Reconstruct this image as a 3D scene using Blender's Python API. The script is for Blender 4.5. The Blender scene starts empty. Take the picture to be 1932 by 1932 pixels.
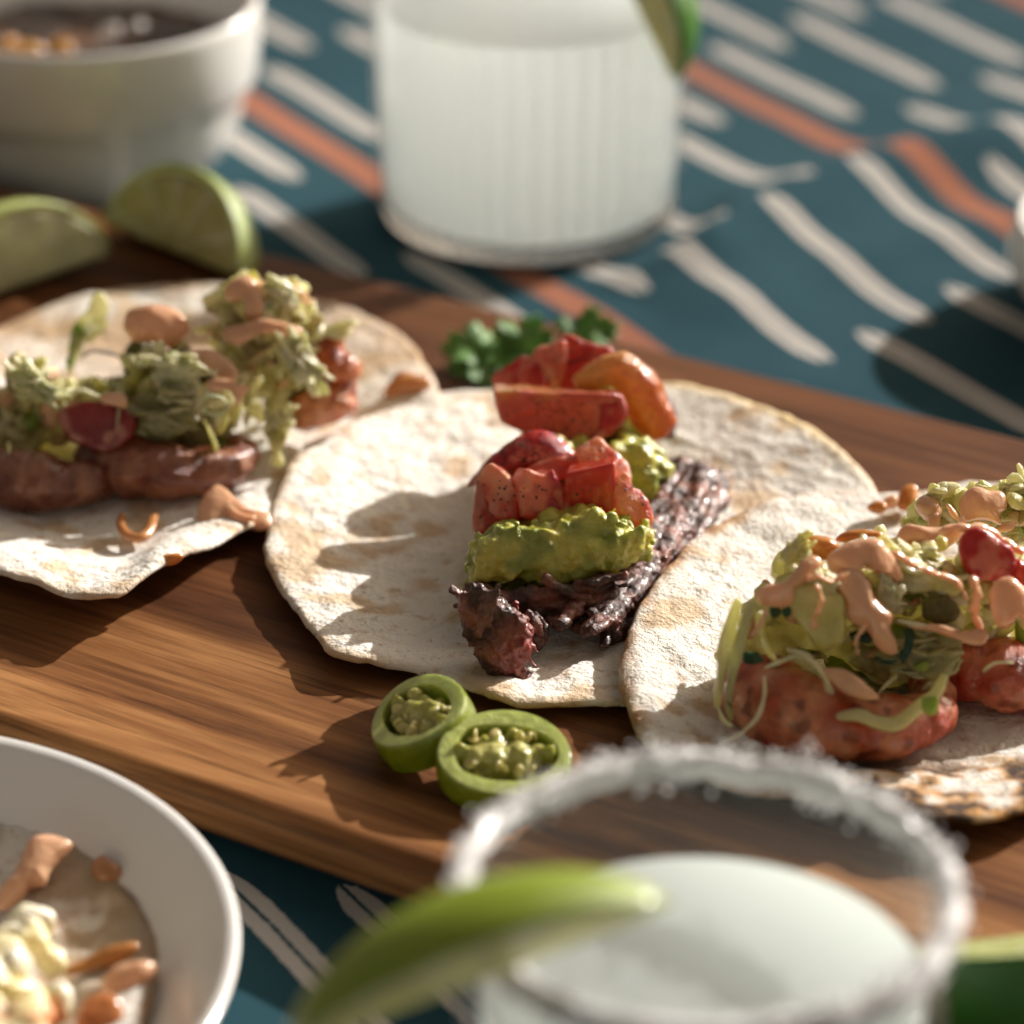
import bpy, bmesh, math, random
import numpy as np
from mathutils import Vector, noise, Matrix, Quaternion

R = math.radians
S = 0.01                      # everything below is written in centimetres
scene = bpy.context.scene
COL = scene.collection
rnd = random.Random(7)

# ------------------------------------------------------------------ camera, sky, sun
EL = R(27.0); FPX = 6500.0; CH = 38.62; CY = -71.28
cam_data = bpy.data.cameras.new('camera')
cam = bpy.data.objects.new('camera', cam_data); COL.objects.link(cam)
cam.location = (0, CY*S, CH*S); cam.rotation_euler = (R(90)-EL, 0, 0)
cam_data.sensor_width = 36.0; cam_data.lens = 36.0*FPX/1932.0
cam_data.clip_start = 0.02; cam_data.clip_end = 200.0
cam_data.dof.use_dof = True; cam_data.dof.focus_distance = 0.738
cam_data.dof.aperture_fstop = 7.8
scene.camera = cam

SUN_AZ = Vector((0.74, 0.67)).normalized(); SUN_EL = R(25.5)
sun_dir = Vector((SUN_AZ.x*math.cos(SUN_EL), SUN_AZ.y*math.cos(SUN_EL), math.sin(SUN_EL)))
world = bpy.data.worlds.new('World'); scene.world = world; world.use_nodes = True
wn = world.node_tree.nodes; wl = world.node_tree.links
bg = wn['Background']
sky = wn.new('ShaderNodeTexSky'); sky.sky_type = 'NISHITA'; sky.sun_disc = False
sky.sun_elevation = SUN_EL; sky.sun_rotation = math.atan2(SUN_AZ.x, SUN_AZ.y)
sky.air_density = 1.0; sky.dust_density = 6.0; sky.ozone_density = 0.3
hs = wn.new('ShaderNodeHueSaturation'); hs.inputs['Saturation'].default_value = 0.25
warm = wn.new('ShaderNodeMix'); warm.data_type = 'RGBA'; warm.blend_type = 'MULTIPLY'; warm.inputs[0].default_value = 1.0
warm.inputs[7].default_value = (1.0, .83, .66, 1)
wl.new(sky.outputs[0], hs.inputs['Color']); wl.new(hs.outputs[0], warm.inputs[6]); wl.new(warm.outputs[2], bg.inputs[0])
bg.inputs[1].default_value = 0.064
sl = bpy.data.lights.new('sun', 'SUN'); sl.energy = 5.0; sl.angle = R(0.8); sl.color = (1.0, 0.965, 0.92)
so = bpy.data.objects.new('sun', sl); COL.objects.link(so)
so.rotation_euler = sun_dir.to_track_quat('Z', 'Y').to_euler(); so.location = (1, 1, 2)
scene.view_settings.view_transform = 'Standard'; scene.view_settings.look = 'None'
scene.view_settings.exposure = 0.5; scene.view_settings.gamma = 1.0
scene.render.engine = 'CYCLES'
scene.cycles.use_denoising = True
scene.cycles.max_bounces = 16; scene.cycles.transparent_max_bounces = 24
scene.cycles.caustics_reflective = False; scene.cycles.caustics_refractive = False
scene.cycles.sample_clamp_indirect = 6.0

# ------------------------------------------------------------------ measuring rays
CAM = Vector((0, CY, CH))
def ray(u, v):
    a = (u-966)/FPX; b = (966-v)/FPX
    return Vector((a, math.cos(EL)+b*math.sin(EL), -math.sin(EL)+b*math.cos(EL)))
def P(u, v, z=0.0):
    d = ray(u, v); return CAM + d*((z-CH)/d.z)
def Y(u, v, y):
    d = ray(u, v); return CAM + d*((y-CY)/d.y)
ZB = 1.9          # top of the cutting board
ZT = 2.12         # top of a tortilla lying on it
def gy(u, gv, z=ZT): return P(u, gv, z).y

# ------------------------------------------------------------------ objects
def link(o, parent=None):
    COL.objects.link(o)
    if parent is not None: o.parent = parent
    return o
def tag(o, label=None, cat=None, group=None, kind=None):
    if label: o['label'] = label
    if cat: o['category'] = cat
    if group: o['group'] = group
    if kind: o['kind'] = kind
    return o
def world_loc(o):
    l = Vector((0, 0, 0))
    while o is not None: l = l + o.location; o = o.parent
    return l/S
def mesh_from(verts, faces, smooth=True):
    me = bpy.data.meshes.new('m')
    me.from_pydata([tuple(v) for v in verts], [], faces); me.update()
    if smooth: me.shade_smooth()
    return me
def put(name, me, mat, parent=None, tint=None):
    """me has world positions in cm; becomes an object whose origin is the base of the thing"""
    n = len(me.vertices)
    co = np.empty(n*3, np.float32); me.vertices.foreach_get('co', co); co = co.reshape(-1, 3)
    if tint is not None: set_tint(me, tint)
    if parent is None:
        lo = co.min(0); hi = co.max(0)
        org = np.array([(lo[0]+hi[0])/2, (lo[1]+hi[1])/2, lo[2]])
        loc = org
    else:
        org = np.array(world_loc(parent)); loc = np.zeros(3)
    co = (co-org)*S
    me.vertices.foreach_set('co', co.astype(np.float32).ravel()); me.update()
    me.name = name
    o = bpy.data.objects.new(name, me); o.location = Vector(loc)*S
    if mat: me.materials.append(mat)
    return link(o, parent)
def empty(name, loc, label, cat, group=None):
    o = bpy.data.objects.new(name, None); o.empty_display_size = 0.01
    o.location = Vector(loc)*S
    tag(o, label, cat, group); return link(o)
def set_tint(me, cols):
    cols = np.asarray(cols, np.float32)
    n = len(me.vertices)
    if cols.ndim == 1: cols = np.tile(cols[None, :3], (n, 1))
    a = me.color_attributes.get('tint') or me.color_attributes.new('tint', 'FLOAT_COLOR', 'POINT')
    a.data.foreach_set('color', np.c_[cols, np.ones(n)].astype(np.float32).ravel())
def coords(me):
    co = np.empty(len(me.vertices)*3, np.float32); me.vertices.foreach_get('co', co); return co.reshape(-1, 3)
def normals(me):
    no = np.empty(len(me.vertices)*3, np.float32); me.vertices.foreach_get('normal', no) if False else me.vertex_normals.foreach_get('vector', no)
    return no.reshape(-1, 3)
def nz(p, f, seed=0.0):
    return noise.noise(Vector((p[0]*f+seed, p[1]*f-seed*1.7, p[2]*f+seed*.6)))
def displace(me, layers, seed=0.0):
    co = coords(me); no = normals(me)
    d = np.zeros(len(co))
    for amp, f in layers:
        d += amp*np.array([nz(p, f, seed) for p in co])
    co = co + no*d[:, None]
    me.vertices.foreach_set('co', co.astype(np.float32).ravel()); me.update()
def mix(a, b, t):
    a = np.asarray(a, float); b = np.asarray(b, float); t = np.clip(np.asarray(t, float), 0, 1)[..., None]
    return a*(1-t)+b*t
def noisetint(me, ca, cb, f, seed=0.0, sharp=1.6, bias=0.0):
    t = np.array([nz(p, f, seed) for p in coords(me)])*sharp + .5 + bias
    return mix(ca, cb, t)

# ------------------------------------------------------------------ materials
class NT:
    def __init__(s, name):
        s.m = bpy.data.materials.new(name); s.m.use_nodes = True
        s.t = s.m.node_tree; s.n = s.t.nodes; s.l = s.t.links
        s.b = s.n['Principled BSDF']; s.out = s.n['Material Output']
    def new(s, kind, **kw):
        n = s.n.new(kind)
        for k, v in kw.items(): setattr(n, k, v)
        return n
    def put(s, sock, v):
        if hasattr(v, 'node'): s.l.new(v, sock)
        else: sock.default_value = v
    def math(s, op, a, b=None, c=None, clamp=False):
        n = s.new('ShaderNodeMath', operation=op, use_clamp=clamp)
        s.put(n.inputs[0], a)
        if b is not None: s.put(n.inputs[1], b)
        if c is not None: s.put(n.inputs[2], c)
        return n.outputs[0]
    def coord(s, scale=(1, 1, 1), rot=0.0, out='Object'):
        tc = s.new('ShaderNodeTexCoord'); mp = s.new('ShaderNodeMapping')
        s.l.new(tc.outputs[out], mp.inputs[0])
        mp.inputs['Scale'].default_value = [100*k for k in scale] if out == 'Object' else scale
        mp.inputs['Rotation'].default_value = (0, 0, rot)
        return mp.outputs[0]
    def noise(s, vec, scale, detail=4, rough=.55, dist=0.0, col=False):
        n = s.new('ShaderNodeTexNoise'); s.l.new(vec, n.inputs['Vector'])
        n.inputs['Scale'].default_value = scale; n.inputs['Detail'].default_value = detail
        n.inputs['Roughness'].default_value = rough; n.inputs['Distortion'].default_value = dist
        return n.outputs[1 if col else 0]
    def ramp(s, fac, stops):
        n = s.new('ShaderNodeValToRGB'); s.l.new(fac, n.inputs[0])
        e = n.color_ramp.elements
        while len(e) < len(stops): e.new(.5)
        for i, (p, c) in enumerate(stops):
            e[i].position = p; e[i].color = (*c, 1) if len(c) == 3 else c
        return n.outputs[0]
    def mixc(s, fac, a, b, mode='MIX'):
        n = s.new('ShaderNodeMix', data_type='RGBA', blend_type=mode)
        s.put(n.inputs[0], fac)
        for i, v in ((6, a), (7, b)):
            if hasattr(v, 'node'): s.l.new(v, n.inputs[i])
            else: n.inputs[i].default_value = (*v, 1) if len(v) == 3 else v
        return n.outputs[2]
    def bump(s, h, dist, strength=1.0, prev=None):
        n = s.new('ShaderNodeBump'); s.l.new(h, n.inputs['Height'])
        n.inputs['Distance'].default_value = dist*S; n.inputs['Strength'].default_value = strength
        if prev is not None: s.l.new(prev, n.inputs['Normal'])
        return n.outputs[0]
    def set(s, **kw):
        for k, v in kw.items(): s.put(s.b.inputs[k.replace('_', ' ')], v)
        return s
def attr(nt, name='tint'):
    n = nt.new('ShaderNodeAttribute'); n.attribute_name = name; return n.outputs['Color']

def food(name, rough=.4, sss=.3, rad=(1, .5, .3), scale=.15, coat=0.0, bumps=(), var=0.25, vscale=6.0, spec=.5, rvar=0.0, trans=0.0):
    nt = NT(name); c = nt.coord()
    base = attr(nt)
    v = nt.noise(c, vscale, 5)
    f = nt.math('MULTIPLY_ADD', v, 2*var, 1-var)
    col = nt.new('ShaderNodeVectorMath', operation='MULTIPLY')
    nt.l.new(base, col.inputs[0])
    cmb = nt.new('ShaderNodeCombineXYZ')
    for i in range(3): nt.l.new(f, cmb.inputs[i])
    nt.l.new(cmb.outputs[0], col.inputs[1])
    nt.l.new(col.outputs[0], nt.b.inputs['Base Color'])
    nt.set(Roughness=rough, Subsurface_Weight=sss, Subsurface_Radius=rad, Subsurface_Scale=scale*S, Coat_Weight=coat, Coat_Roughness=.12, Specular_IOR_Level=spec)
    if rvar: nt.put(nt.b.inputs['Roughness'], nt.math('MULTIPLY_ADD', nt.noise(c, vscale*1.7, 3), rvar*2, rough-rvar, clamp=True))
    pn = None
    for sc, d in bumps: pn = nt.bump(nt.noise(c, sc, 4, .6), d, 1.0, pn)
    if pn is not None: nt.l.new(pn, nt.b.inputs['Normal'])
    if trans:                                            # thin wet flesh lets the light behind it through
        tl = nt.new('ShaderNodeBsdfTranslucent'); nt.l.new(col.outputs[0], tl.inputs[0])
        mx = nt.new('ShaderNodeMixShader'); mx.inputs[0].default_value = trans
        nt.l.new(nt.b.outputs[0], mx.inputs[1]); nt.l.new(tl.outputs[0], mx.inputs[2]); nt.l.new(mx.outputs[0], nt.out.inputs[0])
    return nt.m

M = {}
M['tomato'] = food('tomato_flesh', .13, .35, (1, .4, .25), .22, .8, [(5, .05), (15, .035)], .25, 5, trans=.34)
M['pepper'] = food('black_pepper', .6, 0, var=.4)
M['guac'] = food('guacamole', .24, .35, (.8, 1, .3), .18, .45, [(7, .05), (20, .02)], .3, 5, rvar=.1)
M['beef'] = food('shredded_beef', .4, .15, (1, .4, .3), .1, .25, [(9, .06), (26, .02)], .5, 7, rvar=.12)
M['shrimp'] = food('cooked_shrimp', .22, .45, (1, .4, .25), .3, .7, [(5, .08), (16, .04)], .5, 3.5, rvar=.1, trans=.2)
M['slaw'] = food('cabbage', .22, .3, (1, 1, .5), .25, .5, [(8, .05)], .15, 5, rvar=.08, trans=.42)
M['sauce'] = food('chipotle_mayo', .14, .4, (1, .7, .4), .2, .8, [(4, .05)], .12, 3, trans=.22)
M['herb'] = food('herb_leaf', .45, .1, (.4, 1, .2), .06, .1, [(12, .03)], .35, 7, trans=.45)
M['jalapeno'] = food('pickled_jalapeno', .12, .4, (.8, 1, .3), .3, .8, [(5, .05), (16, .02)], .3, 4, trans=.22)
M['limepeel'] = food('lime_peel', .35, .15, (.6, 1, .2), .1, .2, [(14, .03)], .15, 5)
M['limeflesh'] = food('lime_flesh', .25, .5, (.9, 1, .5), .4, .3, [(6, .05), (18, .03)], .15, 6, trans=.3)
M['salt'] = food('salt_crystals', .35, .6, (1, 1, 1), .1, .1, [], .06, 9)
M['cheese'] = food('crumbled_cheese', .4, .5, (1, .8, .5), .25, .2, [(8, .05)], .2, 5)
def m_drink():
    nt = NT('cloudy_drink'); base = attr(nt)
    tl = nt.new('ShaderNodeBsdfTranslucent'); nt.l.new(base, tl.inputs[0])
    nt.l.new(base, nt.b.inputs['Base Color']); nt.set(Roughness=.12, Specular_IOR_Level=.4)
    mx = nt.new('ShaderNodeMixShader'); mx.inputs[0].default_value = .78
    nt.l.new(nt.b.outputs[0], mx.inputs[1]); nt.l.new(tl.outputs[0], mx.inputs[2]); nt.l.new(mx.outputs[0], nt.out.inputs[0])
    return nt.m
M['drink'] = m_drink()
M['salsa'] = food('dark_salsa', .25, .2, (1, .6, .3), .1, .5, [(3, .15), (9, .05)], .5, 2.5)

def m_tortilla(name, coarse=.05, fine=.02, fs=13.0):
    nt = NT(name); c = nt.coord()
    base = attr(nt)
    sp = nt.ramp(nt.noise(c, 2.1, 7, .62), [(.0, (0, 0, 0)), (.55, (0, 0, 0)), (.70, (1, 1, 1))])
    col = nt.mixc(nt.math('MULTIPLY', sp, .7), base, (.46, .27, .13))
    sp2 = nt.ramp(nt.noise(c, 5.5, 5, .6), [(.0, (0, 0, 0)), (.60, (0, 0, 0)), (.70, (1, 1, 1))])
    col = nt.mixc(nt.math('MULTIPLY', sp2, .6), col, (.30, .19, .11))
    sp3 = nt.ramp(nt.noise(c, 12, 3, .5), [(.0, (0, 0, 0)), (.70, (0, 0, 0)), (.76, (1, 1, 1))])
    col = nt.mixc(nt.math('MULTIPLY', sp3, .5), col, (.17, .12, .08))
    nt.l.new(col, nt.b.inputs['Base Color'])
    nt.set(Roughness=.72, Subsurface_Weight=.25, Subsurface_Radius=(1, .7, .4), Subsurface_Scale=.15*S, Specular_IOR_Level=.3)
    b = nt.bump(nt.noise(c, 3.2, 5, .6), coarse*2.2, 1)
    b = nt.bump(nt.noise(c, fs, 4, .65), fine*1.6, 1, b)
    nt.l.new(b, nt.b.inputs['Normal'])
    return nt.m
M['tortilla'] = m_tortilla('flour_tortilla', .07, .016, 7.0)
M['tortilla_rough'] = m_tortilla('corn_tortilla', .09, .06, 9.0)

def m_ceramic(name, col=(.86, .845, .81)):
    nt = NT(name); c = nt.coord()
    nt.put(nt.b.inputs['Base Color'], nt.mixc(nt.noise(c, .8, 4), col, tuple(k*.93 for k in col)))
    nt.set(Roughness=.16, Coat_Weight=.3, Coat_Roughness=.05)
    nt.l.new(nt.bump(nt.noise(c, 1.5, 2), .02, .5), nt.b.inputs['Normal'])
    return nt.m
M['ceramic'] = m_ceramic('white_glazed_ceramic')

def m_glass(name):
    nt = NT(name)
    lw = nt.new('ShaderNodeLayerWeight'); lw.inputs['Blend'].default_value = .5
    fac = nt.math('MULTIPLY_ADD', nt.math('POWER', lw.outputs['Facing'], 4.0), .55, .03)
    tr = nt.new('ShaderNodeBsdfTransparent'); tr.inputs[0].default_value = (.975, .985, .98, 1)
    gl = nt.new('ShaderNodeBsdfGlossy'); gl.inputs['Roughness'].default_value = .03
    c = nt.coord()
    nt.l.new(nt.bump(nt.noise(c, 1.2, 2), .03, .5), gl.inputs['Normal'])
    mx = nt.new('ShaderNodeMixShader')
    nt.l.new(fac, mx.inputs[0]); nt.l.new(tr.outputs[0], mx.inputs[1]); nt.l.new(gl.outputs[0], mx.inputs[2])
    nt.l.new(mx.outputs[0], nt.out.inputs[0]); nt.n.remove(nt.b)
    return nt.m
M['glass'] = m_glass('clear_glass')
def m_solidglass():
    nt = NT('thick_glass'); nt.set(Roughness=.02, IOR=1.48, Transmission_Weight=1.0)
    nt.put(nt.b.inputs['Base Color'], (1, 1, 1, 1)); return nt.m
M['solidglass'] = m_solidglass()

B_ANG = R(-31.5)              # the long direction of the board
def m_wood():
    nt = NT('oiled_hardwood'); c = nt.coord()
    st = nt.coord((.09, 1.0, 1.0))
    warp = nt.noise(st, .35, 3, .5)
    sep = nt.new('ShaderNodeSeparateXYZ'); nt.l.new(c, sep.inputs[0])
    n1 = nt.noise(st, .8, 9, .66, .5)
    n2 = nt.noise(nt.coord((.05, 1.6, 1.6)), 3.2, 6, .6, .2)
    col = nt.ramp(n1, [(.25, (.045, .014, .005)), (.45, (.105, .037, .012)), (.58, (.16, .060, .020)), (.78, (.25, .105, .036))])
    # the pale sapwood streaks along the near edge
    yy = nt.math('MULTIPLY_ADD', nt.math('SUBTRACT', warp, .5), 3.2, sep.outputs[1])
    band = nt.ramp(nt.math('MULTIPLY_ADD', yy, 1/24.0, .5), [(.0, (1, 1, 1)), (.10, (.9, .9, .9)), (.20, (.25, .25, .25)), (.27, (0, 0, 0))])
    pale = nt.ramp(n1, [(.30, (.075, .025, .009)), (.48, (.25, .105, .036)), (.72, (.50, .25, .095))])
    col = nt.mixc(band, col, pale)
    dk = nt.ramp(n2, [(.30, (.32, .28, .25)), (.52, (1, 1, 1))])
    col = nt.mixc(.8, col, dk, 'MULTIPLY')
    nt.l.new(col, nt.b.inputs['Base Color'])
    nt.set(Roughness=nt.math('MULTIPLY_ADD', n2, .22, .42), Specular_IOR_Level=.14)
    nt.l.new(nt.bump(n2, .02, .8), nt.b.inputs['Normal'])
    return nt.m
M['wood'] = m_wood()

def m_cloth():
    nt = NT('woven_ikat_cotton')
    uv = nt.new('ShaderNodeUVMap'); uv.uv_map = 'weave'
    sep = nt.new('ShaderNodeSeparateXYZ'); nt.l.new(uv.outputs[0], sep.inputs[0])
    row0, al0 = sep.outputs[0], sep.outputs[1]
    rag = nt.noise(uv.outputs[0], 7.0, 3, .6)
    edge = nt.math('MULTIPLY_ADD', rag, .16, -.08)
    pitch = 1.975
    r = nt.math('DIVIDE', nt.math('SUBTRACT', row0, 10.4), pitch)
    k = nt.math('FLOOR', nt.math('ADD', r, .5))
    off = nt.math('MULTIPLY', nt.math('SUBTRACT', r, k), pitch)          # cm from the row's middle
    aoff = nt.math('ADD', nt.math('ABSOLUTE', off), edge)
    # which rows are terracotta: every seventh
    k7 = nt.math('MODULO', nt.math('ADD', k, 70.0), 7.0)
    isor = nt.math('LESS_THAN', nt.math('ABSOLUTE', nt.math('SUBTRACT', k7, 0.0)), .25)
    # phase of the dashes, row by row as woven
    starts = {-1: -34.3, -2: -26.7, -3: -33.0, -4: -27.5, -5: -33.5, -6: -25.6, -11: -8.6+0.6, -10: 8.6, -9: 1.2, -12: 2.2, -13: 9.7, -8: 8.4, 1: -35.8, 2: -29.8+.0, 3: -37.7, 4: -30.5, 5: -24.2, 6: -31.6, 8: -29.9, 9: -36.4, 10: -30.7, 11: -37.5, 12: -31.0, 13: -38.0, 14: -30}
    ph = None
    for kk, st in starts.items():
        t = nt.math('MULTIPLY', nt.math('COMPARE', k, float(kk), .3), st)
        ph = t if ph is None else nt.math('ADD', ph, t)
    per = 14.7; ln = 8.1
    a = nt.math('ADD', nt.math('SUBTRACT', al0, ph), per*20)
    am = nt.math('MODULO', nt.math('MULTIPLY_ADD', nt.math('SUBTRACT', rag, .5), .9, a), per)
    on = nt.math('LESS_THAN', am, ln)
    wid = nt.math('MULTIPLY', nt.math('POWER', nt.math('MULTIPLY', nt.math('MINIMUM', am, nt.math('SUBTRACT', ln, am)), 1.1, clamp=True), .4), .41)
    dash = nt.math('MULTIPLY', on, nt.math('MULTIPLY', nt.math('LESS_THAN', aoff, wid), nt.math('GREATER_THAN', aoff, .05)))
    dash = nt.math('MULTIPLY', dash, nt.math('SUBTRACT', 1.0, isor))
    ora = nt.math('MULTIPLY', isor, nt.math('LESS_THAN', aoff, .52))
    big = nt.noise(uv.outputs[0], .35, 4)
    th = nt.noise(uv.outputs[0], 16, 2)
    teal = nt.mixc(big, (.016, .060, .080), (.034, .093, .115))
    teal = nt.mixc(nt.math('MULTIPLY', th, .5), teal, (.014, .048, .070))
    cream = nt.mixc(th, (.60, .56, .51), (.47, .43, .395))
    terra = nt.mixc(th, (.40, .165, .10), (.30, .115, .07))
    col = nt.mixc(dash, teal, cream); col = nt.mixc(ora, col, terra)
    nt.l.new(col, nt.b.inputs['Base Color'])
    nt.set(Roughness=.95, Specular_IOR_Level=.1)
    w1 = nt.new('ShaderNodeTexWave', wave_type='BANDS', bands_direction='X'); nt.l.new(uv.outputs[0], w1.inputs[0]); w1.inputs['Scale'].default_value = 5
    w2 = nt.new('ShaderNodeTexWave', wave_type='BANDS', bands_direction='Y'); nt.l.new(uv.outputs[0], w2.inputs[0]); w2.inputs['Scale'].default_value = 5
    h = nt.math('ADD', nt.math('MULTIPLY', w1.outputs[1], w2.outputs[1]), th)
    nt.l.new(nt.bump(h, .025, .8), nt.b.inputs['Normal'])
    return nt.m
M['cloth'] = m_cloth()

# ------------------------------------------------------------------ shape builders
def lathe(profile, seg=128, flutes=0, famp=0.0, fz=None, closed=False):
    """profile: (r, z) list revolved about z; a fluted outside if asked"""
    v = []; f = []
    n = len(profile)
    for i, (r, z, *fl) in enumerate(profile):
        for j in range(seg):
            a = 2*math.pi*j/seg
            rr = r
            if flutes and fl and fl[0]: rr = r + famp*fl[0]*(abs(math.cos(a*flutes/2))-.6)
            v.append((rr*math.cos(a), rr*math.sin(a), z))
    m = n if closed else n-1
    for i in range(m):
        for j in range(seg):
            a = i*seg+j; b = i*seg+(j+1) % seg; c = ((i+1) % n)*seg+(j+1) % seg; d = ((i+1) % n)*seg+j
            f.append((a, b, c, d))
    return v, f
def shift(v, c): return [(x+c[0], y+c[1], z+c[2]) for x, y, z in v]

def catmull(pts, n, closed=True):
    pts = [Vector(p) for p in pts]; out = []; m = len(pts)
    seg = m if closed else m-1
    for i in range(seg):
        p0 = pts[(i-1) % m] if closed or i > 0 else pts[0]
        p1 = pts[i]; p2 = pts[(i+1) % m]
        p3 = pts[(i+2) % m] if closed or i+2 < m else pts[-1]
        for k in range(n):
            t = k/n
            out.append(.5*((2*p1)+(p2-p0)*t+(2*p0-5*p1+4*p2-p3)*t*t+(3*p1-p0-3*p2+p3)*t**3))
    if not closed: out.append(pts[-1])
    return out
def resample(pts, n):
    """closed polyline resampled evenly"""
    L = [0.0]
    m = len(pts)
    for i in range(m): L.append(L[-1]+(pts[(i+1) % m]-pts[i]).length)
    out = []; j = 0
    for k in range(n):
        d = L[-1]*k/n
        while L[j+1] < d: j += 1
        t = (d-L[j])/max(1e-9, L[j+1]-L[j])
        out.append(pts[j].lerp(pts[(j+1) % m], t))
    return out

def pillow(outline, y=None, gv=None, z=None, tf=.4, tb=.5, p=2.4, pitch=27, yaw=0, seg=64, rings=12, smooth=True, nlay=((.05, 1.2), (.02, 4)), seed=None):
    """a solid whose outline is set out on a plane at its own depth, domed on both sides"""
    cu = sum(q[0] for q in outline)/len(outline); cv = sum(q[1] for q in outline)/len(outline)
    if z is not None: A = P(cu, cv, z)
    else: A = Y(cu, cv, gy(cu, gv) if y is None else y)
    pr, yr = R(pitch), R(yaw)
    n = Vector((math.sin(yr)*math.cos(pr), -math.cos(yr)*math.cos(pr), math.sin(pr)))
    def onp(u, v):
        d = ray(u, v); return CAM + d*((A-CAM).dot(n)/d.dot(n))
    pts = [onp(*q) for q in outline]
    if smooth: pts = catmull(pts, 6)
    pts = resample(pts, seg)
    v = [A + n*tf]; f = []
    for side, th in ((1, tf), (-1, tb)):
        for i in range(1, rings+1):
            if side == -1 and i == rings: continue
            t = math.sin(i/rings*math.pi/2)
            off = side*th*max(0.0, 1-t**p)**(1/p)
            for q in pts: v.append(A+(q-A)*t+n*off)
    back_c = len(v); v.append(A-n*tb)
    def idx(side, i, j):
        j %= seg
        if side == 1: return 1+(i-1)*seg+j
        if i == rings: return 1+(rings-1)*seg+j
        return 1+rings*seg+(i-1)*seg+j
    for j in range(seg):
        f.append((0, idx(1, 1, j), idx(1, 1, j+1)))
        f.append((back_c, idx(-1, 1, j+1), idx(-1, 1, j)))
        for i in range(1, rings):
            f.append((idx(1, i, j), idx(1, i+1, j), idx(1, i+1, j+1), idx(1, i, j+1)))
            f.append((idx(-1, i, j), idx(-1, i, j+1), idx(-1, i+1, j+1), idx(-1, i+1, j)))
    me = mesh_from(v, f)
    bm = bmesh.new(); bm.from_mesh(me); bmesh.ops.recalc_face_normals(bm, faces=bm.faces); bm.to_mesh(me); bm.free()
    if nlay: displace(me, nlay, rnd.uniform(0, 50) if seed is None else seed)
    return me

def tube_geo(path, radii, seg=8, flat=1.0, twist=0.0, up=Vector((0, 0, 1))):
    v = []; f = []; n = len(path)
    for i, p in enumerate(path):
        t = (path[min(i+1, n-1)]-path[max(i-1, 0)])
        t = t.normalized() if t.length > 1e-9 else Vector((1, 0, 0))
        a = t.cross(up)
        a = a.normalized() if a.length > 1e-4 else Vector((1, 0, 0))
        b = a.cross(t).normalized()
        tw = twist*i/n; a, b = a*math.cos(tw)+b*math.sin(tw), b*math.cos(tw)-a*math.sin(tw)
        r = radii[i] if hasattr(radii, '__len__') else radii
        for j in range(seg):
            q = 2*math.pi*j/seg
            v.append(p+a*(r*math.cos(q))+b*(r*flat*math.sin(q)))
    for i in range(n-1):
        for j in range(seg):
            f.append((i*seg+j, i*seg+(j+1) % seg, (i+1)*seg+(j+1) % seg, (i+1)*seg+j))
    f.append(tuple(reversed(range(seg)))); f.append(tuple((n-1)*seg+j for j in range(seg)))
    return v, f
def strip_path(pts, n=6): return catmull(pts, n, closed=False)
def taper(n, r, tip=.35): return [r*(tip+(1-tip)*math.sin(math.pi*min(1, max(0, (i+.6)/(n+.2))))**.6) for i in range(n)]
def shred(pts, w, flat=.45, twist=0.0, tip=.3, seg=8):
    path = strip_path(pts); return tube_geo(path, taper(len(path), w, tip), seg, flat, twist)
def join(parts):
    v = []; f = []
    for a, b in parts:
        o = len(v); v += list(a); f += [tuple(i+o for i in q) for q in b]
    return v, f

def remesh(v, f, voxel, smooth=2, lay=(), seed=0.0):
    me = mesh_from(v, f); o = bpy.data.objects.new('tmp', me); COL.objects.link(o)
    m = o.modifiers.new('r', 'REMESH'); m.mode = 'VOXEL'; m.voxel_size = voxel; m.use_smooth_shade = True
    if smooth:
        s = o.modifiers.new('s', 'SMOOTH'); s.iterations = smooth; s.factor = .5
    dg = bpy.context.evaluated_depsgraph_get()
    out = bpy.data.meshes.new_from_object(o.evaluated_get(dg))
    bpy.data.objects.remove(o); bpy.data.meshes.remove(me)
    out.shade_smooth()
    if lay: displace(out, lay, seed)
    return out
ICO = {}
def ball(c, r, sub=2, rot=None):
    if sub not in ICO:
        bm = bmesh.new(); bmesh.ops.create_icosphere(bm, subdivisions=sub, radius=1)
        bm.verts.ensure_lookup_table()
        ICO[sub] = ([x.co.copy() for x in bm.verts], [tuple(q.index for q in g.verts) for g in bm.faces]); bm.free()
    v, f = ICO[sub]
    r = (r, r, r) if not hasattr(r, '__len__') else r
    q = rot or Quaternion((1, 0, 0, 0))
    return [Vector(c)+q @ Vector((p.x*r[0], p.y*r[1], p.z*r[2])) for p in v], f
def rrot(g=rnd): return Quaternion((g.gauss(0, 1), g.gauss(0, 1), g.gauss(0, 1), g.gauss(0, 1))).normalized()
def inside(pt, poly):
    x, y = pt; c = False; j = len(poly)-1
    for i in range(len(poly)):
        xi, yi = poly[i]; xj, yj = poly[j]
        if (yi > y) != (yj > y) and x < (xj-xi)*(y-yi)/(yj-yi)+xi: c = not c
        j = i
    return c
def edge_dist(pt, poly):
    d = 1e9
    for i in range(len(poly)):
        a = Vector(poly[i]); b = Vector(poly[(i+1) % len(poly)]); p = Vector(pt)
        t = max(0, min(1, (p-a).dot(b-a)/max(1e-9, (b-a).length_squared)))
        d = min(d, (a+(b-a)*t-p).length)
    return d
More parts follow.
